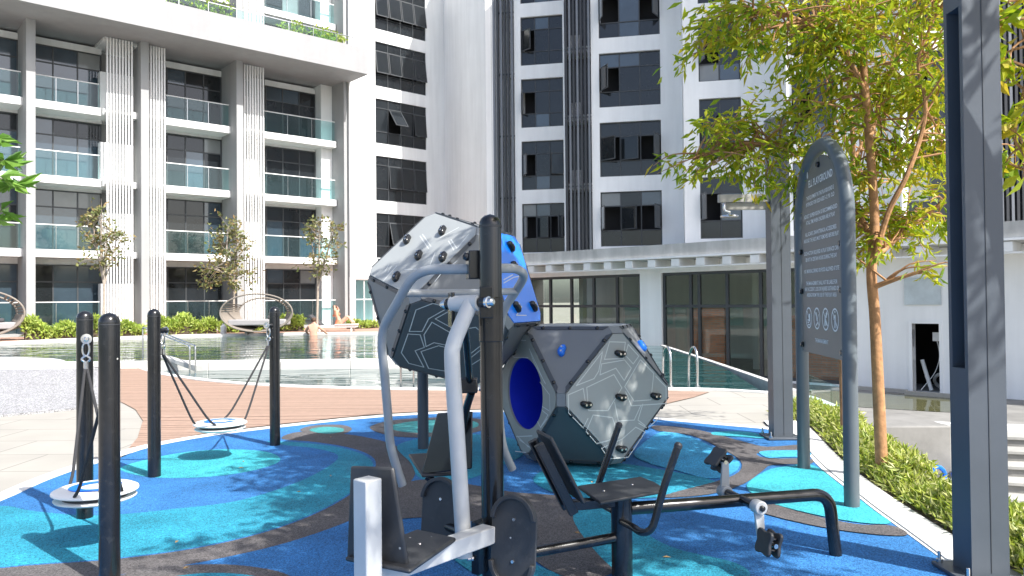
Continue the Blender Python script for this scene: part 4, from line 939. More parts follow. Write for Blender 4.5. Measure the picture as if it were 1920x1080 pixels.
# foot pads: rimmed trays
def pad(c, nrm, lean, name='foot_pad'):
    c = Vector(c); nrm = Vector(nrm).normalized(); s = nrm.cross(Vector((0, 0, 1))).normalized(); s = -s; u = Vector((0, 0, 1))
    R = Matrix.Rotation(lean, 3, s); u = R @ u; nn = R @ nrm
    hw, hh = .120, .222
    def outline(w, h, k=14):
        o = []
        for i in range(k+1): q = math.pi*i/k; o.append((math.cos(q)*w, (h-w)+math.sin(q)*w))
        for i in range(k+1): q = math.pi+math.pi*i/k; o.append((math.cos(q)*w, -(h-w)+math.sin(q)*w))
        return o
    pt = lambda x, y, z: c+s*x+u*y+nn*z
    base = MB().prism([pt(x, y, 0) for x, y in outline(hw, hh)], nn*.014).build(name, 'blackp', ST, bevel=.003)
    O, I = outline(hw, hh), outline(hw-.022, hh-.022); n = len(O); top = [i for i in range(n)]
    for sel in (range(0, 15), range(15, 30)):
        sel = list(sel); vs = []
        for i in sel: vs += [pt(O[i][0], O[i][1], .0142), pt(O[i][0], O[i][1], .040), pt(I[i][0], I[i][1], .040), pt(I[i][0], I[i][1], .0142)]
        m = len(sel); fs = [(a*4+j, a*4+(j+1) % 4, a*4+4+(j+1) % 4, a*4+4+j) for a in range(m-1) for j in range(4)]+[(0, 1, 2, 3), tuple((m-1)*4+j for j in range(4))]
        MB().add(vs, fs).build('rim', 'blackp', base, bevel=.004)
    for y in (.10, -.10): MB().lathe([(.010, .014), (.008, .019)], pt(0, y, 0), nn, 10).build('bolt', 'steel', base)
    return base
fn = Vector((-.42, -.9, 0))
p1, p2 = Vector((.0, 3.80, .375)), Vector((-.41, 4.36, .335))
pad(p1, fn, rad(-6)); pad(p2, fn, rad(-6))
MB().tube([p1-fn*.012+Vector((0, .02, -.08)), p2-fn*.012+Vector((0, .02, -.05))], .025, 12).build('pad_bar', 'black', ST)
MB().box((PX-.06, PY-.05, .30), (.05, .10, .26), Matrix.Rotation(-.6, 3, 'Z')).build('stop_bracket', 'black', ST, bevel=.004)
for z in (.25, .36): MB().lathe([(.013, 0), (.013, .012), (.008, .014), (.008, .03)], (PX-.10, PY-.085, z), (-.8, -.5, 0), 8).build('stop_bolt', 'steel', ST)
# grey pull bow
lft = [D(x, y, Y) for x, y, Y in [(893, 505, 4.10), (845, 505, 4.16), (806, 506, 4.22), (780, 516, 4.28), (763, 535, 4.33), (744, 569, 4.42), (721, 611, 4.55), (716, 648, 4.60), (721, 702, 4.66), (727, 772, 4.72), (733, 838, 4.78), (755, 910, 4.82)]]
rgt = [D(x, y, Y) for x, y, Y in [(912, 504, 4.12), (943, 503, 4.35), (966, 504, 4.52), (980, 512, 4.64), (980, 524, 4.74), (966, 548, 4.86), (946, 580, 4.93), (937, 620, 4.98), (934, 690, 5.03), (936, 770, 5.10), (943, 835, 5.15), (961, 880, 5.2)]]
b1_ = MB().tube(smooth(lft, 5), .027, 16).build('handlebar', 'greyp', ST)
b2_ = MB().tube(smooth(rgt, 5), .027, 16).build('handlebar', 'greyp', ST)
MB().tube([D(752, 550, 4.39), D(900, 549, 4.62), D(967, 546, 4.84)], .022, 14).build('cross_bar', 'greyp', ST)
MB().box(D(889, 497, 4.09), (.075, .12, .15), Matrix.Rotation(.2, 3, 'Z')).build('pivot_block', 'black', ST, bevel=.006)
MB().lathe([(.022, 0), (.02, .02), (.008, .03)], D(876, 482, 4.05), (-.5, -.8, .2), 12).build('pivot_bolt', 'black', ST)
# far seat under the bow
dr1 = D(871, 600, 4.15); dr2 = D(881, 715, 4.6)
MB().tube([dr1, dr2], .022, 12).build('damper_rod', 'black', ST)
MB().box(D(880, 722, 4.62), (.10, .08, .09)).build('damper_joint', 'black', ST, bevel=.008)
MB().tube([D(898, 728, 4.6), D(912, 728, 4.6)], .018, 10).build('joint_pin', 'steel', ST)
MB().tube(smooth([D(884, 735, 4.65), D(872, 780, 4.8), D(868, 860, 4.95), D(855, 905, 5.0), D(825, 908, 5.0), D(800, 893, 5.0)], 5), .024, 12).build('seat_tube', 'black', ST)
f2 = [D(821, 774, 5.05), D(887, 771, 4.85), D(886, 878, 4.80), D(791, 889, 5.0)]
plate(f2, Vector((-.2, -.9, 0)).normalized()*.02, 'backrest', 'black', ST, .008)
plate([G(766, 851, .45), G(801, 849, .45), G(870, 885, .45), G(791, 890, .45)], (0, 0, -.02), 'seat', 'blackp', ST, .008)
# pedal bench
QX, QY = .595, 4.30
po = pole(QX, QY, .462, .058, 'bench_post', False)
MB().tube([Vector((PX, PY, .215)), Vector((QX, QY, .235))], .028, 16).build('tie_bar', 'black', ST)
sp = [Vector((.365, 4.45, .464)), Vector((.455, 4.09, .464)), Vector((.80, 4.30, .464)), Vector((.845, 4.40, .464)), Vector((.82, 4.52, .464)), Vector((.765, 4.66, .464))]
s2 = plate(sp, (0, 0, .018), 'seat', 'blackp', ST, .006)
for x, y in ((.50, 4.32), (.68, 4.46)): MB().lathe([(.008, 0), (.006, .003)], (x, y, .482), n=8).build('seat_bolt', 'steel', s2)
bd = Vector((1.3, .34, 0)).normalized(); bl = Vector((-bd.y, bd.x, 0))
beam(Vector((QX, QY, .43))-bd*.02, Vector((QX, QY, .43))-bd*.30, .06, .05, 'seat_rail', 'black', ST, bevel=.004)
b0, b1t = Vector((QX, QY, .40))-bd*.30, Vector((QX, QY, .80))-bd*.50
upd = (b1t-b0).normalized(); fwd = (bd-upd*bd.dot(upd)).normalized()
plate([b0+bl*.15+fwd*.05+upd*.05, b0-bl*.15+fwd*.05+upd*.05, b1t-bl*.13+fwd*.05, b1t+bl*.13+fwd*.05], fwd*.02, 'backrest', 'blackp', ST, .008)
for s in (-1, 1): beam(b0+bl*.06*s, b1t+bl*.06*s-upd*.02, .04, .05, 'backrest_channel', 'black', ST, up=bd, bevel=.003)
nh = [D(x, y, Y) for x, y, Y in [(1166, 978, 4.25), (1186, 988, 4.08), (1200, 997, 4.0), (1212, 998, 3.97), (1222, 990, 3.96), (1229, 972, 3.96), (1246, 910, 3.96), (1271, 838, 3.96)]]
fh = [D(x, y, Y) for x, y, Y in [(1150, 958, 4.36), (1128, 946, 4.5), (1113, 945, 4.58), (1114, 930, 4.61), (1122, 908, 4.62), (1140, 856, 4.62), (1160, 799, 4.62)]]
for h in (nh, fh):
    o = MB().tube(smooth(h, 5), .0195, 14).build('handle', 'black', ST)
    MB().lathe([(.021, -.004), (.021, .012), (.014, .022), (.004, .025)], h[-1], (h[-1]-h[-2]), 14).build('end_cap', 'blackp', o)
e1 = Vector((1.90, 4.64, 0)); bz = .385
bar = [Vector((QX+.05*bd.x, QY+.05*bd.y, bz)), Vector((1.88, 4.635, bz-.01)), e1+Vector((.02, .005, 0))]
MB().tube(fillet(bar, .11, 8), .036, 18).build('bench_bar', 'black', ST)
cx = Vector((1.305, 4.485, bz+.005)); axv = -bl
near_h = cx+axv*.19; far_h = cx-axv*.17
MB().tube([far_h, near_h], .023, 14).build('crank_axle', 'black', ST)
def crank(h, tip, out):
    d = (tip-h).normalized(); s = d.cross(out).normalized()
    a = MB().lathe([(.036, -.035), (.038, -.03), (.038, .03), (.036, .035)], h, out, 20)
    a.prism([h+s*.030-out*.009, h-s*.030-out*.009, tip-s*.022-out*.009, tip+s*.022-out*.009], out*.018)
    c = a.build('crank_arm', 'greyp' if d.z > 0 else 'whitep', ST, bevel=.004)
    MB().lathe([(.017, .034), (.016, .046), (.009, .052)], h, out, 12).build('crank_nut', 'black', c)
    return c
tipn = near_h+Vector((.012, 0, -.175)); tipf = far_h+Vector((.005, 0, .175))
crank(near_h, tipn, axv); crank(far_h, tipf, -axv)
def pedal(tip, out, R):
    c = tip+out*.075
    t = MB().tube([tip-out*.01, tip+out*.145], .013, 10).build('pedal_axle', 'steel', ST)
    shp = []
    for i in range(28):
        q = 2*math.pi*i/28; x, y = math.cos(q), math.sin(q); k = (abs(x)**5+abs(y)**5)**(-.2); w = 1+.06*math.cos(4*q+math.pi)*1.6
        shp.append((x*k*.064*w, y*k*.066*w))
    for s in (-1, 1):
        MB().prism([c+R @ Vector((x, y, s*.019)) for x, y in shp], R @ Vector((0, 0, s*.020))).build('tread', 'blackp', t, bevel=.005)
    for s in (-1, 1): MB().tube([c+R @ Vector((.03*s, .04, -.02)), c+R @ Vector((.03*s, .04, .02))], .008, 8).build('spacer', 'black', t)
    return t
Rb = Matrix((bd, axv, Vector((0, 0, 1)))).transposed()
pedal(tipn, axv, Rb @ Matrix.Rotation(rad(-78), 3, 'Y')); pedal(tipf, -axv, Rb @ Matrix.Rotation(rad(-48), 3, 'Y'))

# ================================================================== PLAYGROUND SIGN
S1, S2 = Vector((2.48, 5.70, 0)), Vector((2.61, 6.98, 0)); su = (S1-S2).normalized(); sw = (S1-S2).length; sc = (S1+S2)/2
sn = Vector((0, 0, 1)).cross(su); sn = sn if sn.x < 0 else -sn
SG = thing('playground_sign', (sc.x, sc.y, .01), 'tall arched grey playground rules sign with white lettering and four icons', 'sign')
SP = lambda u, z, o=0: sc+su*u+sn*o+Vector((0, 0, z))
pts = [SP(-sw/2, 0), SP(-sw/2, 2.15)]+[SP(-math.cos(math.pi*i/24)*sw/2, 2.15+math.sin(math.pi*i/24)*sw/2) for i in range(1, 24)]+[SP(sw/2, 2.15), SP(sw/2, 0)]
MB().tube(pts, .055, 20).build('frame', 'signgrey', SG)
ri = sw/2-.085
pp = [SP(-ri, 1.07, .0), SP(ri, 1.07, .0)]+[SP(math.cos(math.pi*i/28)*ri, 2.15+math.sin(math.pi*i/28)*ri, .0) for i in range(29)]
panel = MB().prism(pp, sn*.012).build('panel', 'signpanel', SG, bevel=.002)
for u, z in ((0, 2.15+ri-.07), (-ri+.01, 1.95), (ri-.01, 1.95), (-ri+.01, 1.60), (ri-.01, 1.60), (-ri+.01, 1.13), (ri-.01, 1.13)):
    dr_ = Vector((u, 0, z-2.15)) if z > 2.2 else Vector((u, 0, 0)); 
    q = SP(u, z, .0); k = SP(u+(math.copysign(.06, u) if z < 2.2 else 0), z+(.06 if z > 2.2 else 0), .0)
    MB().tube([q, k], .014, 10).build('clip', 'black', SG)
    MB().lathe([(.024, 0), (.024, .018), (.015, .026)], SP(u, z, .012), sn, 12).build('clip_knob', 'black', SG)
def text(s, u, z, size, width=None, name='lettering'):
    cu = bpy.data.curves.new('t', 'FONT'); cu.body = s; cu.size = size; cu.align_x = 'CENTER'; cu.align_y = 'CENTER'; cu.resolution_u = 2; cu.offset = size*.018
    to = bpy.data.objects.new('t', cu); COL.objects.link(to); bpy.context.view_layer.update()
    me = bpy.data.meshes.new_from_object(to.evaluated_get(bpy.context.evaluated_depsgraph_get()))
    bpy.data.objects.remove(to); bpy.data.curves.remove(cu)
    xs_ = [v.co.x for v in me.vertices]; k = (width/(max(xs_)-min(xs_))) if width else 1
    base = panel.parent.location
    for v in me.vertices: v.co = SP(u+v.co.x*k, z+v.co.y, .0135)-base
    me.name = name; me.materials.clear(); me.materials.append(M['text'])
    o = bpy.data.objects.new(name, me); COL.objects.link(o); o.parent = panel; return o
text('ELL PLAYGROUND', .02, 2.515, .085, .66)
fl = MB().prism([SP(-.34+x, 2.585+y, .0125) for x, y in ((-.012, -.01), (.012, -.01), (.018, .012), (.004, .03), (0, .055), (-.012, .03), (-.018, .012))], sn*.001); fl.build('flame_mark', 'text', panel, smooth_=False)
LN = [('THIS EQUIPMENT IN THIS PLAYGROUND IS', 2.40, .76), ('INTENDED FOR KIDS AGES 5-12 YR. OLD', 2.345, .78), ('ADULT SUPERVISION IS RECOMMENDED', 2.245, .92), ('AT ALL TIME WHEN CHILDREN ARE AT PLAY', 2.19, .80),
      ('ALL SCARFS, DRAWSTRING & ACCESSORIES', 2.09, .86), ('AROUND THE NECK MUST REMOVED BEFORE PLAY', 2.035, .96), ('SUCH ACTION REQUIRED AS PLAY SURFACES CAN', 1.925, .94), ('BE HOT IN CERTAIN HOURS DURING THE DAY', 1.87, .86),
      ('NO SMOKING, DRINKS OR FOOD ALLOWED AT SITE', 1.77, .96), ('THE MANAGEMENT SHALL NOT BE LIABLE FOR', 1.665, .86), ('ANY ACCIDENT, LOSS OR INJURIES SUSTAINED OR', 1.615, .94), ('ARISING FROM THE USE OF THIS PLAY AREA', 1.565, .82), ('THE MANAGEMENT', 1.185, .36)]
for s, z, w in LN: text(s, 0, z, .046, w)
for i in range(4):
    u = -.36+i*.24; z = 1.37; R0 = .092
    vs = []; N = 32
    for j in range(N):
        q = 2*math.pi*j/N; vs += [SP(u+math.cos(q)*R0, z+math.sin(q)*R0, .0138), SP(u+math.cos(q)*(R0-.013), z+math.sin(q)*(R0-.013), .0138)]
    ic = MB().add(vs, [(2*j, 2*j+1, (2*j+3) % (2*N), (2*j+2) % (2*N)) for j in range(N)])
    ln = lambda x0, y0, x1, y1, w: ic.add([SP(u+x, z+y, .0134) for x, y in ((x0-w*(y1-y0)/math.hypot(x1-x0, y1-y0)/2, y0+w*(x1-x0)/math.hypot(x1-x0, y1-y0)/2), (x1-w*(y1-y0)/math.hypot(x1-x0, y1-y0)/2, y1+w*(x1-x0)/math.hypot(x1-x0, y1-y0)/2), (x1+w*(y1-y0)/math.hypot(x1-x0, y1-y0)/2, y1-w*(x1-x0)/math.hypot(x1-x0, y1-y0)/2), (x0+w*(y1-y0)/math.hypot(x1-x0, y1-y0)/2, y0-w*(x1-x0)/math.hypot(x1-x0, y1-y0)/2))], [(0, 1, 2, 3)])
    ln(-.058, .06, .058, -.06, .011)
    if i == 0: ln(.02, -.03, .02, .035, .04); ln(-.045, -.02, .0, -.02, .012); ln(-.045, -.04, .0, -.04, .012); ln(-.03, -.06, .03, -.06, .012)
    if i == 1: ln(-.02, .05, .0, -.02, .02); ln(.0, -.02, .045, .035, .012); ln(-.03, -.06, .03, -.03, .013)
    if i == 2: ln(-.02, -.055, -.012, .03, .03); ln(.025, -.05, .0, 0, .02); ln(.01, .03, .04, .055, .03); ln(-.012, .02, .03, .02, .02)
    if i == 3: ln(.0, .04, .0, -.015, .03); ln(0, .055, .001, .07, .024); ln(-.01, -.015, -.015, -.065, .014); ln(.01, -.015, .02, -.065, .014); ln(-.03, .03, -.04, .0, .01)
    ic.build('icon', 'text', panel, smooth_=False)

# ================================================================== POOL RAILS
def ladder(px, py, Y, label, h=.68):
    p = G(px, py)
    t = thing('pool_rail', (p.x, p.y, 0), label, 'handrail', 'steel pool ladder rails')
    d = Vector((-.10, .99, 0))
    pts = [p+Vector((0, 0, 0)), p+Vector((0, 0, h*.75)), p+d*.10+Vector((0, 0, h*.98)), p+d*.24+Vector((0, 0, h)), p+d*.40+Vector((0, 0, h*.8)), p+d*.46+Vector((0, 0, h*.3)), p+d*.46+Vector((0, 0, -.6))]
    MB().tube(smooth(pts, 6), .021, 12).build('rail', 'steel', t)
    MB().lathe([(.05, 0), (.05, .012), (.025, .02)], p+Vector((0, 0, .02)), n=16).build('flange', 'steel', t)
ladder(1308, 727, 0, 'steel pool ladder rail, right one of the pair beyond the climbing block')
ladder(1258, 727, 0, 'steel pool ladder rail, left one of the pair, half hidden by the climbing block')
def steprail(pa, pb, label):
    t = thing('pool_rail', (pa.x, pa.y, 0), label, 'handrail', 'slanted steel step rails')
    for k in (0, .07):
        o = Vector((k*1.4, k, 0)); MB().tube(fillet([pa+o+Vector((0, 0, 0)), pa+o+Vector((0, 0, .95)), pb+o+Vector((0, 0, .62)), pb+o+Vector((0, 0, -.5))], .08), .019, 10).build('rail', 'steel', t)
steprail(G(268, 684), G(356, 700, -.05), 'slanted steel handrail going down into the lower pool behind the swing')
w1, w2 = Vector((-8.4, 18.4, .25)), Vector((-7.3, 17.8, -.05))
tag(MB().prism([w1+Vector((0, 0, .0)), w2+Vector((0, 0, .02)), w2+Vector((0, 0, .16)), w1+Vector((0, 0, .06))], (.18, .03, 0)).build('water_chute', 'concrete', bevel=.008), 'thin grey ledge slanting from the weir wall into the lower pool', 'ledge')
t = thing('pool_rail', tuple(G(742, 726)), 'short steel rail pair in the lower pool behind the handlebar', 'handrail')
for x in (752, 776):
    q = G(x, 724); MB().tube([q-Vector((0, 0, .3)), q+Vector((0, 0, .55))], .02, 10).build('rail', 'steel', t)

# ================================================================== FAR POOLSIDE: daybeds, loungers, people
def daybed(c, rx, rz, dep, yaw, label, a0, a1):
    t = thing('cocoon_daybed', c, label, 'daybed', 'round cocoon daybeds'); c = Vector(c)
    d = Vector((math.cos(yaw), math.sin(yaw), 0)); n = Vector((-d.y, d.x, 0)); zc = rz+.12
    sc_ = lambda o: 1-.30*(o/dep+.5)
    P = lambda q, o, kx=1, kz=1: c+d*math.cos(q)*rx*kx*sc_(o)+n*o+Vector((0, 0, zc+math.sin(q)*rz*kz*(.3+.7*sc_(o))))
    for o in (-dep/2, dep/2): MB().tube([P(2*math.pi*i/48, o) for i in range(49)], .035, 8).build('hoop', 'wicker', t)
    for q0, q1, st in ((rad(150), rad(255), 15), (rad(-75), rad(48), 17)):
        for i in range(st):
            q = q0+(q1-q0)*i/(st-1); a, b = P(q, -dep/2), P(q, dep/2); tt = (P(q+.02, 0)-P(q-.02, 0)).normalized()
            MB().prism([a-tt*.035, a+tt*.035, b+tt*.035, b-tt*.035], (c+Vector((0, 0, zc))-a).normalized()*.02).build('slat', 'wicker', t, smooth_=False)
    for q0, q1 in ((rad(178), rad(262)), (rad(-82), rad(-4))):
        k_ = 14; vs = []
        for i in range(k_+1):
            q = q0+(q1-q0)*i/k_
            for kk in (1.0, .955):
                for o in (-dep/2, dep/2): vs.append(P(q, o, kk, kk))
        MB().add(vs, [(i*4+a, i*4+b, i*4+4+b, i*4+4+a) for i in range(k_) for a, b in ((0, 1), (1, 3), (3, 2), (2, 0))]+[(0, 1, 3, 2), tuple(k_*4+j for j in (0, 1, 3, 2))]).build('woven_shell', 'wicker', t)
    zb = zc-rz*.52; w = rx*.80
    MB().box(c+Vector((0, 0, zb)), (2*w, dep-.1, .26), Matrix.Rotation(yaw, 3, 'Z')).build('mattress', 'cushion', t, bevel=.05)
    for s in (-1, 1): MB().box(c+d*s*rx*.3+Vector((0, 0, .06)), (.10, dep*.9, .12), Matrix.Rotation(yaw, 3, 'Z')).build('foot', 'wicker', t)
    MB().box(c+d*rx*.42+n*-.2+Vector((0, 0, zb+.21)), (.5, .4, .16), Matrix.Rotation(yaw+.2, 3, 'Z')).build('pillow', 'cushion_d', t, bevel=.06)
    return t
def onfar(px, py, z=.27): return G(px, py, z)
daybed((-10.9, 33.4, .18), 1.5, .80, 1.2, .08, 'round wicker cocoon daybed with dark pillow in front of the middle louvres', 0, 0)
daybed((-20.4, 29.4, .18), 1.75, .92, 1.2, .35, 'round wicker cocoon daybed cut off by the left edge of the photo', 0, 0)
# sun lounger
lc = Vector((-8.3, 35.6, .18))
t = thing('sun_lounger', lc, 'low sun lounger with raised charcoal back and white towel behind the pool', 'lounger')
MB().box(lc+Vector((.2, 0, .22)), (1.9, .65, .10)).build('frame', 'louver', t, bevel=.02)
MB().box(lc+Vector((-.72, 0, .50)), (.72, .62, .10), Matrix.Rotation(rad(42), 3, 'Y')).build('backrest', 'cushion_d', t, bevel=.02)
for sx in (-.5, .95):
    for sy in (-.27, .27): MB().box(lc+Vector((sx, sy, .09)), (.06, .05, .18)).build('leg', 'louver', t)
MB().box(lc+Vector((.7, -.05, .30)), (1.0, .66, .06)).build('towel', 'towel', t, bevel=.03)
def person(name, loc, joints, edges, radii, label, extra):
    t = thing('person', loc, label, 'person')
    me = bpy.data.meshes.new('body'); me.from_pydata(joints, edges, []); me.materials.append(M['skin'])
    o = bpy.data.objects.new('body', me); COL.objects.link(o); o.parent = t
    sk = o.modifiers.new('skin', 'SKIN'); sk.use_smooth_shade = True
    for i, r in enumerate(radii): me.skin_vertices[0].data[i].radius = (r, r*.8 if i in (0, 1, 2) else r)
    me.skin_vertices[0].data[0].use_root = True
    sb = o.modifiers.new('sub', 'SUBSURF'); sb.levels = 2; sb.render_levels = 2
    for nm, mat, prof, c, ax in extra: 
        MB().lathe(prof, Vector(c)+Vector(loc), ax, 16).build(nm, mat, t)
    return t
# 0 pelvis 1 belly 2 chest 3 neck 4 head 5 crown ; L arm 6-9 ; R arm 10-13 ; legs 14-19
ED = [(0, 1), (1, 2), (2, 3), (3, 4), (4, 5), (2, 6), (6, 7), (7, 8), (8, 9), (2, 10), (10, 11), (11, 12), (12, 13), (0, 14), (14, 15), (15, 16), (0, 17), (17, 18), (18, 19)]
RA = [.15, .145, .16, .062, .092, .085, .075, .05, .04, .035, .075, .05, .04, .035, .095, .065, .05, .095, .065, .05]
J = [(0, 0, -.02), (0, .02, .2), (0, .03, .42), (0, .06, .60), (0, .08, .72), (0, .08, .80), (-.19, .05, .48), (-.36, .16, .28), (-.34, .40, .16), (-.30, .50, .15), (.19, .05, .48), (.38, .16, .30), (.46, .38, .17), (.48, .48, .15), (-.10, 0, -.12), (-.11, .05, -.50), (-.11, 0, -.92), (.10, 0, -.12), (.11, .05, -.50), (.11, 0, -.92)]
person('person', (-8.45, 32.85, .02), J, ED, RA, 'person seen from behind standing in the pool with arms on the edge', [('hair', 'hair', [(.02, .10), (.08, .08), (.104, .03), (.106, -.03), (.08, -.075), (.03, -.09)], (0, .065, .755), (0, -.25, 1)), ('swim_shorts', 'shorts', [(.165, -.15), (.17, 0), (.16, .06)], (0, 0, -.02), (0, 0, 1))])
J2 = [(0, 0, .12), (-.06, 0, .30), (-.14, 0, .52), (-.17, 0, .68), (-.17, -.01, .80), (-.17, -.01, .88), (-.14, -.20, .57), (-.10, -.38, .70), (-.16, -.22, .86), (-.18, -.12, .88), (-.14, .20, .57), (-.10, .38, .70), (-.16, .22, .86), (-.18, .12, .88), (.10, -.10, .12), (.42, -.12, .42), (.66, -.10, .08), (.10, .10, .12), (.44, .13, .38), (.70, .12, .08)]
person('person', (-7.95, 35.5, .46), J2, ED, RA, 'person in coral swimwear sitting on the lounger with hands behind the head', [('hair', 'hair', [(.02, .10), (.08, .08), (.104, .03), (.106, -.03), (.08, -.075), (.03, -.09)], (-.185, .0, .835), (-.3, 0, 1)), ('swimwear', 'swim', [(.17, -.14), (.178, 0), (.165, .10)], (0, 0, .14), (.3, 0, 1)), ('swim_top', 'swim', [(.170, -.05), (.178, 0), (.170, .05)], (-.12, 0, .47), (-.3, 0, 1))])
bt = onfar(402, 612)
tag(MB().lathe([(.10, 0), (.13, .02), (.13, .30), (.10, .36), (.05, .40), (.05, .45)], (-12.6, 33.75, .18), n=18).build('water_jug', 'whitepl'), 'white water jug on the deck left of the middle daybed', 'jug')

# ================================================================== PLANTS
def tree(name, loc, trunk, limbs, clumps, leafn, L, W, mat, bark, label, cat='tree', group=None, droop=-.5, twigs=True, tr=.05, thin=.018):
    t = thing(name, loc, label, cat, group)
    T = smooth(trunk, 6); nT = len(T)
    mb = MB().tube(T, [tr*(1-.55*i/(nT-1)) for i in range(nT)], 12)
    tk = mb.build('trunk', bark, t)
    lm = MB()
    for Lm in limbs:
        q = smooth(Lm, 5); m = len(q); lm.tube(q, [tr*.52*(1-.72*i/(m-1)) for i in range(m)], 8)
    allp = T[int(nT*.55):]+[p for Lm in limbs for p in smooth(Lm, 5)[2:]]
    PT, DR = [], []
    for (c, r) in clumps:
        c = Vector(c); cand = sorted(allp, key=lambda p: (p-c).length)[:9]
        for k in range(int(5+r*10) if twigs else 1):
            near = random.choice(cand); e = c+Vector((random.gauss(0, 1), random.gauss(0, 1), random.gauss(0, .7)))*r*.6
            mid = near.lerp(e, .55)+Vector((random.gauss(0, .06), random.gauss(0, .06), .05))
            pth = smooth([near, mid, e], 4); lm.tube(pth, thin*.6, 5, r2=thin*.12)
            d0 = (e-near).normalized()
            nl = int(leafn*r*r/(5+r*10))+3
            for _ in range(nl):
                f = random.random()**.6; p = mid.lerp(e, f)+Vector((random.gauss(0, 1), random.gauss(0, 1), random.gauss(0, 1)))*r*.22
                PT.append(p); DR.append(d0*.5+Vector((random.gauss(0, .7), random.gauss(0, .7), random.gauss(droop, .5))))
    lm.build('limbs', bark, t)
    PT = np.array([tuple(p) for p in PT]); DR = np.array([tuple(p) for p in DR]); k = len(PT)
    v, f = leafmesh(PT, DR, rng.uniform(.6, 1.25, k)*L, rng.uniform(.7, 1.2, k)*W)
    leafobj('crown', v, f, mat, t); return t
# the lime-leaved tree behind the sign
Y0 = 6.55
tk = [D(1655, 915, Y0), D(1650, 800, Y0), D(1645, 690, Y0), D(1640, 590, Y0), D(1634, 510, Y0), D(1640, 430, Y0+.05), D(1636, 340, Y0+.05), D(1628, 240, Y0+.1), D(1622, 160, Y0+.1), D(1615, 60, Y0+.1), D(1600, -100, Y0+.1), D(1610, -320, Y0)]
lb = [[D(1637, 500, Y0), D(1665, 400, Y0-.1), D(1700, 330, Y0-.2), D(1728, 250, Y0-.2), D(1735, 190, Y0-.25), D(1722, 110, Y0-.3), D(1760, 10, Y0-.4), D(1800, -150, Y0-.5)],
      [D(1624, 180, Y0+.1), D(1590, 110, Y0), D(1540, 60, Y0-.1), D(1480, 30, Y0-.2), D(1400, 20, Y0-.3)],
      [D(1640, 470, Y0), D(1610, 400, Y0+.3), D(1560, 330, Y0+.5), D(1480, 280, Y0+.6), D(1390, 270, Y0+.5), D(1300, 300, Y0+.4)],
      [D(1630, 260, Y0), D(1660, 160, Y0+.4), D(1690, 80, Y0+.6), D(1700, -50, Y0+.8)],
      [D(1645, 480, Y0), D(1690, 440, Y0+.3), D(1740, 400, Y0+.4), D(1775, 380, Y0+.4)],
      [D(1634, 540, Y0), D(1690, 520, Y0-.2), D(1745, 505, Y0-.3)],
      [D(1612, 40, Y0), D(1560, -100, Y0+.2), D(1480, -200, Y0+.3), D(1400, -250, Y0+.2)]]
cm = []
for x, y, dy, r in [(1350, 40, -.3, .36), (1420, 30, -.3, .36), (1330, 70, -.3, .22), (1480, 70, -.1, .40), (1400, 110, -.2, .18), (1550, 40, 0, .42), (1540, 130, .1, .40), (1620, 80, .2, .42), (1690, 60, .4, .42), (1740, 40, -.4, .40),
                    (1500, 200, .4, .26), (1570, 220, .3, .40), (1640, 200, .3, .40), (1710, 180, .3, .42), (1760, 150, -.2, .36), (1400, 230, .5, .26), (1350, 260, .5, .30), (1300, 300, .4, .24), (1400, 300, .5, .30), (1270, 320, .4, .14), (1420, 340, .5, .24), (1480, 290, .5, .34), (1560, 310, .4, .34), (1640, 310, .3, .34), (1700, 290, .3, .40), (1755, 270, .1, .34),
                    (1530, 380, .5, .24), (1660, 400, .3, .30), (1720, 380, .3, .32), (1760, 420, .4, .24), (1620, 430, .3, .24), (1640, 470, 0, .16), (1690, 430, .3, .2), (1745, 510, -.3, .12), (1600, 480, .3, .16),
                    (1600, -80, .2, .55), (1480, -150, .2, .55), (1700, -120, .5, .6), (1790, -120, -.4, .6), (1400, -240, .2, .45), (1620, -260, 0, .65), (1730, -280, .2, .6)]:
    cm.append((D(x, y, Y0+dy), r))
tree('lime_tree', (3.1, 6.5, 0), tk, lb, cm, 1650, .125, .034, 'leaf_y', 'bark', 'young tree with orange trunk and lime-yellow leaves right behind the sign', group='trees in the right planter', tr=.052)
# slim second trunk seen below the sign panel
g = G(1584, 838)
tk2 = [Vector((g.x, g.y, 0)), D(1580, 700, 8.2), D(1576, 560, 8.2), D(1580, 430, 8.2), D(1600, 300, 8.3), D(1590, 120, 8.3), D(1600, -60, 8.3)]
cm2 = [(D(x, y, 8.4+dy), r) for x, y, dy, r in [(1590, 250, 0, .5), (1640, 150, .2, .5), (1560, 120, .2, .5), (1620, 350, .2, .4), (1680, 350, .3, .4), (1600, -40, 0, .7), (1500, -60, 0, .6), (1700, -60, 0, .7), (1600, -200, 0, .7)]]+[(Vector((4.2, 7.2, 4.5)), .5), (Vector((4.3, 6.9, 5.0)), .4)]
tree('lime_tree', (g.x, g.y, 0), tk2, [[tk2[4], D(1640, 220, 8.5), D(1680, 100, 8.5)], [tk2[4], D(1560, 200, 8.4), D(1540, 80, 8.4)]], cm2, 480, .125, .032, 'leaf_y', 'bark', 'slimmer orange-trunked tree mostly hidden by the sign panel', group='trees in the right planter', tr=.04)
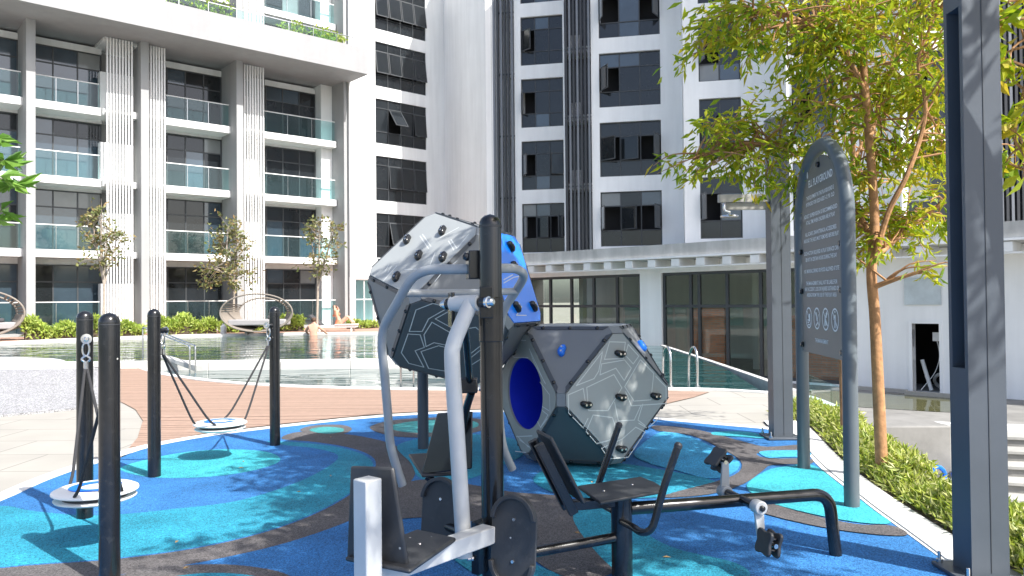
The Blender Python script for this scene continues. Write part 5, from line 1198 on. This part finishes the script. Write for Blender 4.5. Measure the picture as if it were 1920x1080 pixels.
# trees further along the planter, mostly outside the frame on the right: their crowns shade the play area
def side_tree(x, y, h, n, label, seed, lean=0, rad_=1.0):
    r = random.Random(seed)
    tk = [Vector((x, y, 0)), Vector((x-.03, y, h*.3)), Vector((x+.04+lean*.4, y+.03, h*.6)), Vector((x+lean, y, h))]
    lbs, cms = [], []
    for i in range(9):
        q = i*2.4+r.uniform(-.4, .4); z0 = h*(.42+.05*i); rr = rad_*r.uniform(.7, 1.15); p0 = Vector((x+lean*.3, y, z0))
        p1 = p0+Vector((math.cos(q)*rr*.5, math.sin(q)*rr*.5, h*.10)); p2 = p0+Vector((math.cos(q)*rr, math.sin(q)*rr, h*.18)); lbs.append([p0, p1, p2])
        cms += [(p2, .45*rad_), (p1+Vector((0, 0, .2)), .36*rad_), (p2+Vector((r.uniform(-.5, .5), r.uniform(-.5, .5), r.uniform(-.1, .5)))*rad_, .38*rad_)]
    cms.append((Vector((x+lean, y, h)), .6))
    return tree('lime_tree', (x, y, 0), tk, lbs, cms, n, .13, .036, 'leaf_y', 'bark', label, group='trees in the right planter', tr=.06)
def shade_tree(base, trunk, clumps, n, label, extra=[], xl=[]):
    cms = [(Vector(c), r) for c, r in clumps]; lbs = [[Vector(trunk[-2]), Vector(trunk[-2]).lerp(c, .5)+Vector((0, 0, .25)), c] for c, r in cms[::2]]; cms = cms+extra
    tree('lime_tree', base, [Vector(p) for p in trunk], lbs+xl, cms, n, .17, .060, 'leaf_y', 'bark', label, group='trees in the right planter', tr=.06)
shade_tree((3.1, 3.75, 0), [(3.25, 3.75, 0), (3.3, 3.75, 1.6), (3.05, 3.8, 2.8), (2.45, 3.9, 3.6), (2.2, 4.0, 4.6)],
    [((2.2, 4.6, 4.5), .5), ((2.6, 4.0, 4.7), .5), ((1.8, 4.3, 4.6), .5), ((2.0, 3.6, 4.8), .55), ((2.4, 4.9, 5.2), .5), ((1.5, 4.0, 5.0), .5), ((2.1, 4.3, 5.4), .5), ((2.7, 4.6, 5.6), .4), ((1.3, 4.6, 5.3), .4), ((2.0, 5.1, 5.0), .5), ((2.6, 4.6, 5.1), .5), ((3.1, 3.5, 5.0), .5), ((2.5, 6.0, 5.1), .5), ((3.2, 4.9, 4.5), .45), ((2.9, 5.2, 4.5), .4), ((3.5, 4.6, 4.9), .45), ((3.0, 4.5, 4.9), .45), ((4.2, 4.6, 4.5), .35), ((3.7, 4.3, 5.2), .4), ((2.3, 3.9, 4.9), .5), ((2.9, 4.0, 5.2), .5), ((3.4, 4.2, 4.7), .45)], 1450,
    'tree whose leaf tips hang beside the near column at the upper right corner', [(D(1893, 60, 4.7), .16), (D(1905, 150, 4.8), .2), (D(1890, 230, 4.9), .13), (D(1900, 310, 5.0), .10)], [[Vector((3.1, 4.3, 4.4)), D(1990, -60, 4.7), D(1945, 60, 4.75), D(1935, 180, 4.8), D(1925, 320, 4.95)]])
shade_tree((3.1, 1.6, 0), [(3.1, 1.6, 0), (3.05, 1.7, 1.6), (2.9, 1.9, 3.0), (2.7, 2.1, 4.0), (2.6, 2.3, 4.8)],
    [((2.7, 2.6, 4.6), .55), ((3.2, 2.2, 4.7), .5), ((2.2, 2.4, 4.8), .5), ((2.9, 1.8, 5.0), .5), ((2.5, 2.9, 5.2), .5), ((3.3, 2.8, 5.2), .45), ((3.6, 1.9, 4.9), .4), ((2.0, 2.9, 5.2), .4), ((4.2, 2.6, 4.6), .42), ((3.9, 2.9, 5.0), .4), ((1.9, 3.3, 4.9), .45), ((4.1, 2.1, 5.0), .5), ((4.7, 1.5, 5.0), .45), ((2.8, 2.5, 5.0), .5), ((3.4, 2.6, 4.7), .5), ((2.6, 1.5, 5.0), .5), ((2.1, 1.8, 5.0), .5), ((2.4, .7, 4.9), .5), ((2.9, 1.0, 5.0), .5), ((1.9, 1.2, 5.0), .45), ((3.3, 1.3, 5.0), .5), ((2.3, 2.2, 5.2), .5)], 1250,
    'planter tree outside the right edge of the photo that shades the machines')
# limb that crosses the upper right corner
# small trees before the left building
def small_tree(px, base_py, D0, top_px, tops, label, n=420):
    b = D(px, base_py, D0); b.z = .18
    tk = [b, D(px+2, base_py-60, D0), D(top_px, (base_py+tops[0][1])/2-20, D0), D(tops[0][0], tops[0][1], D0)]
    cms = [(D(x, y, D0+random.uniform(-.4, .4)), r) for x, y, r in tops]
    lbs = [[tk[1], tk[1].lerp(c, .5)+Vector((0, 0, .2)), c] for c, r in cms[1:6]]
    tree('courtyard_tree', b, tk, lbs, cms, n, .20, .11, 'leaf_d', 'bark_g', label, group='slender courtyard trees', droop=0, tr=.06, thin=.03)
small_tree(193, 600, 30.6, 190, [(190, 405, .5), (170, 410, .35), (200, 440, .5), (175, 450, .55), (215, 470, .4), (190, 480, .5), (160, 420, .3), (185, 500, .3), (220, 440, .35)], 'slender tree with reddish olive leaves before the left louvre screen', 260)
small_tree(436, 600, 35.4, 425, [(428, 425, .5), (445, 445, .5), (420, 460, .5), (440, 480, .55), (400, 500, .6), (425, 520, .5), (405, 470, .4), (465, 515, .4), (455, 460, .4), (395, 530, .4), (440, 535, .3)], 'fuller olive-leaved tree rising behind the middle daybed', 380)
small_tree(594, 600, 34.5, 598, [(600, 415, .4), (580, 430, .45), (628, 430, .4), (600, 455, .5), (615, 480, .5), (595, 490, .45), (605, 510, .5), (630, 455, .3), (585, 450, .35)], 'thin sparse tree before the right balconies beside the lounger', 230)
# hedge pieces along the building
def hedge(pxa, pxb, py0, h, Dh, label, n):
    a, b = D(pxa, 600, Dh[0]), D(pxb, 600, Dh[1]); a.z = b.z = .18
    t = thing('hedge', (a+b)/2, label, 'hedge', 'low hedges along the apartment block')
    L = (b-a).length; p = rng.uniform(0, 1, (n, 3)); base = np.array(a)+p[:, :1]*np.array(b-a)
    nrm = Vector(((b-a).y, -(b-a).x, 0)).normalized()
    hh = h*(.75+.35*np.sin(p[:, 0]*L*2.1+pxa)*.5+.2*np.sin(p[:, 0]*L*5.7))
    pts = base+np.outer((p[:, 1]-.5)*.9, np.array(nrm)); pts[:, 2] += np.sqrt(p[:, 2])*hh
    d = rng.normal(size=pts.shape)+np.array([0, 0, .7])
    v, f = leafmesh(pts, d, rng.uniform(.12, .26, n), rng.uniform(.05, .10, n)); leafobj('foliage', v, f, 'leaf_h', t)
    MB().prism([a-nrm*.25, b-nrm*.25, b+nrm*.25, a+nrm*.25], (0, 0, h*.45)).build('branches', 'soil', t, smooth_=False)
hedge(46, 158, 0, .8, (29.8, 31.0), 'bright green hedge stretch right of the left daybed', 2600)
hedge(165, 268, 0, .75, (31.6, 32.6), 'hedge stretch behind the two nearest swing posts', 2200)
hedge(282, 402, 0, .8, (32.8, 34.6), 'hedge stretch left of the middle daybed', 2600)
hedge(410, 525, 0, .45, (35.2, 36.0), 'low dark hedge stretch under the middle daybed', 1600)
hedge(527, 566, 0, .85, (36.0, 36.6), 'short tall hedge piece between the daybed and the lounger', 1100)
hedge(655, 705, 0, .4, (38.4, 39.5), 'low scrubby plants before the white tower base', 700)
# planter shrubs on the right
def groundcover():
    n = 15000; P = []
    ys_ = rng.uniform(2.2, 10.2, n)
    ke = sorted([(p.y, p.x) for p in ko]); kx = np.interp(ys_, [a for a, b in ke], [b for a, b in ke])
    w = rng.uniform(0, 1, n)**.8; x = kx+.04+w*(.38+.03*np.clip(ys_-5, 0, 4))
    hmax = .14+.14*np.sin(ys_*2.3+x*3)*.5+.14*np.sin(ys_*5.1)+.10; z = rng.uniform(0, 1, n)**.6*np.clip(hmax, .07, .21)*np.clip((x-kx)/.22, .25, 1)
    P = np.stack([x, ys_, z], 1); d = rng.normal(size=P.shape)*np.array([1, 1, .7])+np.array([-.1, 0, .8])
    return leafmesh(P, d, rng.uniform(.045, .11, n), rng.uniform(.016, .030, n))
v, f = groundcover(); stuff(leafobj('planter_shrubs', v, f, 'leaf_s')); 
# frangipani reaching in at the left edge
fr_c = D(-40, 320, 9.0); ft = thing('frangipani_tree', (fr_c.x-1.0, fr_c.y, .01), 'frangipani branch tips with long glossy leaves at the left edge', 'tree')
fb = Vector((fr_c.x-1.0, fr_c.y, 0)); MB().tube(smooth([fb, fb+Vector((.1, 0, 1.2)), fb+Vector((.5, 0, 2.2)), fr_c], 5), .06, 8, r2=.02).build('trunk', 'bark_g', ft)
PT, DR = [], []
for x, y, k in [(8, 300, 18), (28, 345, 16), (-10, 260, 16), (0, 330, 14), (-30, 360, 14), (2, 395, 10), (-12, 408, 10)]:
    c = D(x, y, 9.0+random.uniform(-.2, .2))
    MB().tube([fr_c, c], .018, 6, r2=.012).build('branch', 'bark_g', ft)
    for i in range(k):
        q = i*2.4; PT.append(tuple(c)); DR.append((math.cos(q), math.sin(q), random.uniform(-.7, .5)))
PT, DR = np.array(PT), np.array(DR); k = len(PT); v, f = leafmesh(PT, DR, rng.uniform(.20, .32, k), rng.uniform(.055, .085, k), .5); leafobj('crown', v, f, 'leaf_f', ft)
# fallen leaves on the rubber
for x, y in [(349, 1066), (456, 866), (452, 878), (1082, 1000), (1250, 1046), (560, 923), (332, 1017), (620, 893), (1110, 905), (620, 820)]:
    p = G(x, y, .035); q = random.uniform(0, 6.28); a = Vector((math.cos(q), math.sin(q), 0)); b = Vector((-a.y, a.x, 0)); L = random.uniform(.018, .03)
    mb = MB().add([p-a*L+Vector((0, 0, .004)), p+b*L*.45+Vector((0, 0, .010)), p+a*L+Vector((0, 0, .006)), p-b*L*.45+Vector((0, 0, .009)), p+Vector((0, 0, .001))], [(0, 1, 4), (1, 2, 4), (2, 3, 4), (3, 0, 4)])
    tag(mb.build('fallen_leaf', 'dry'), 'small dry yellow-brown leaf fallen on the rubber surface', 'leaf', 'fallen leaves')
bpy.context.view_layer.update()
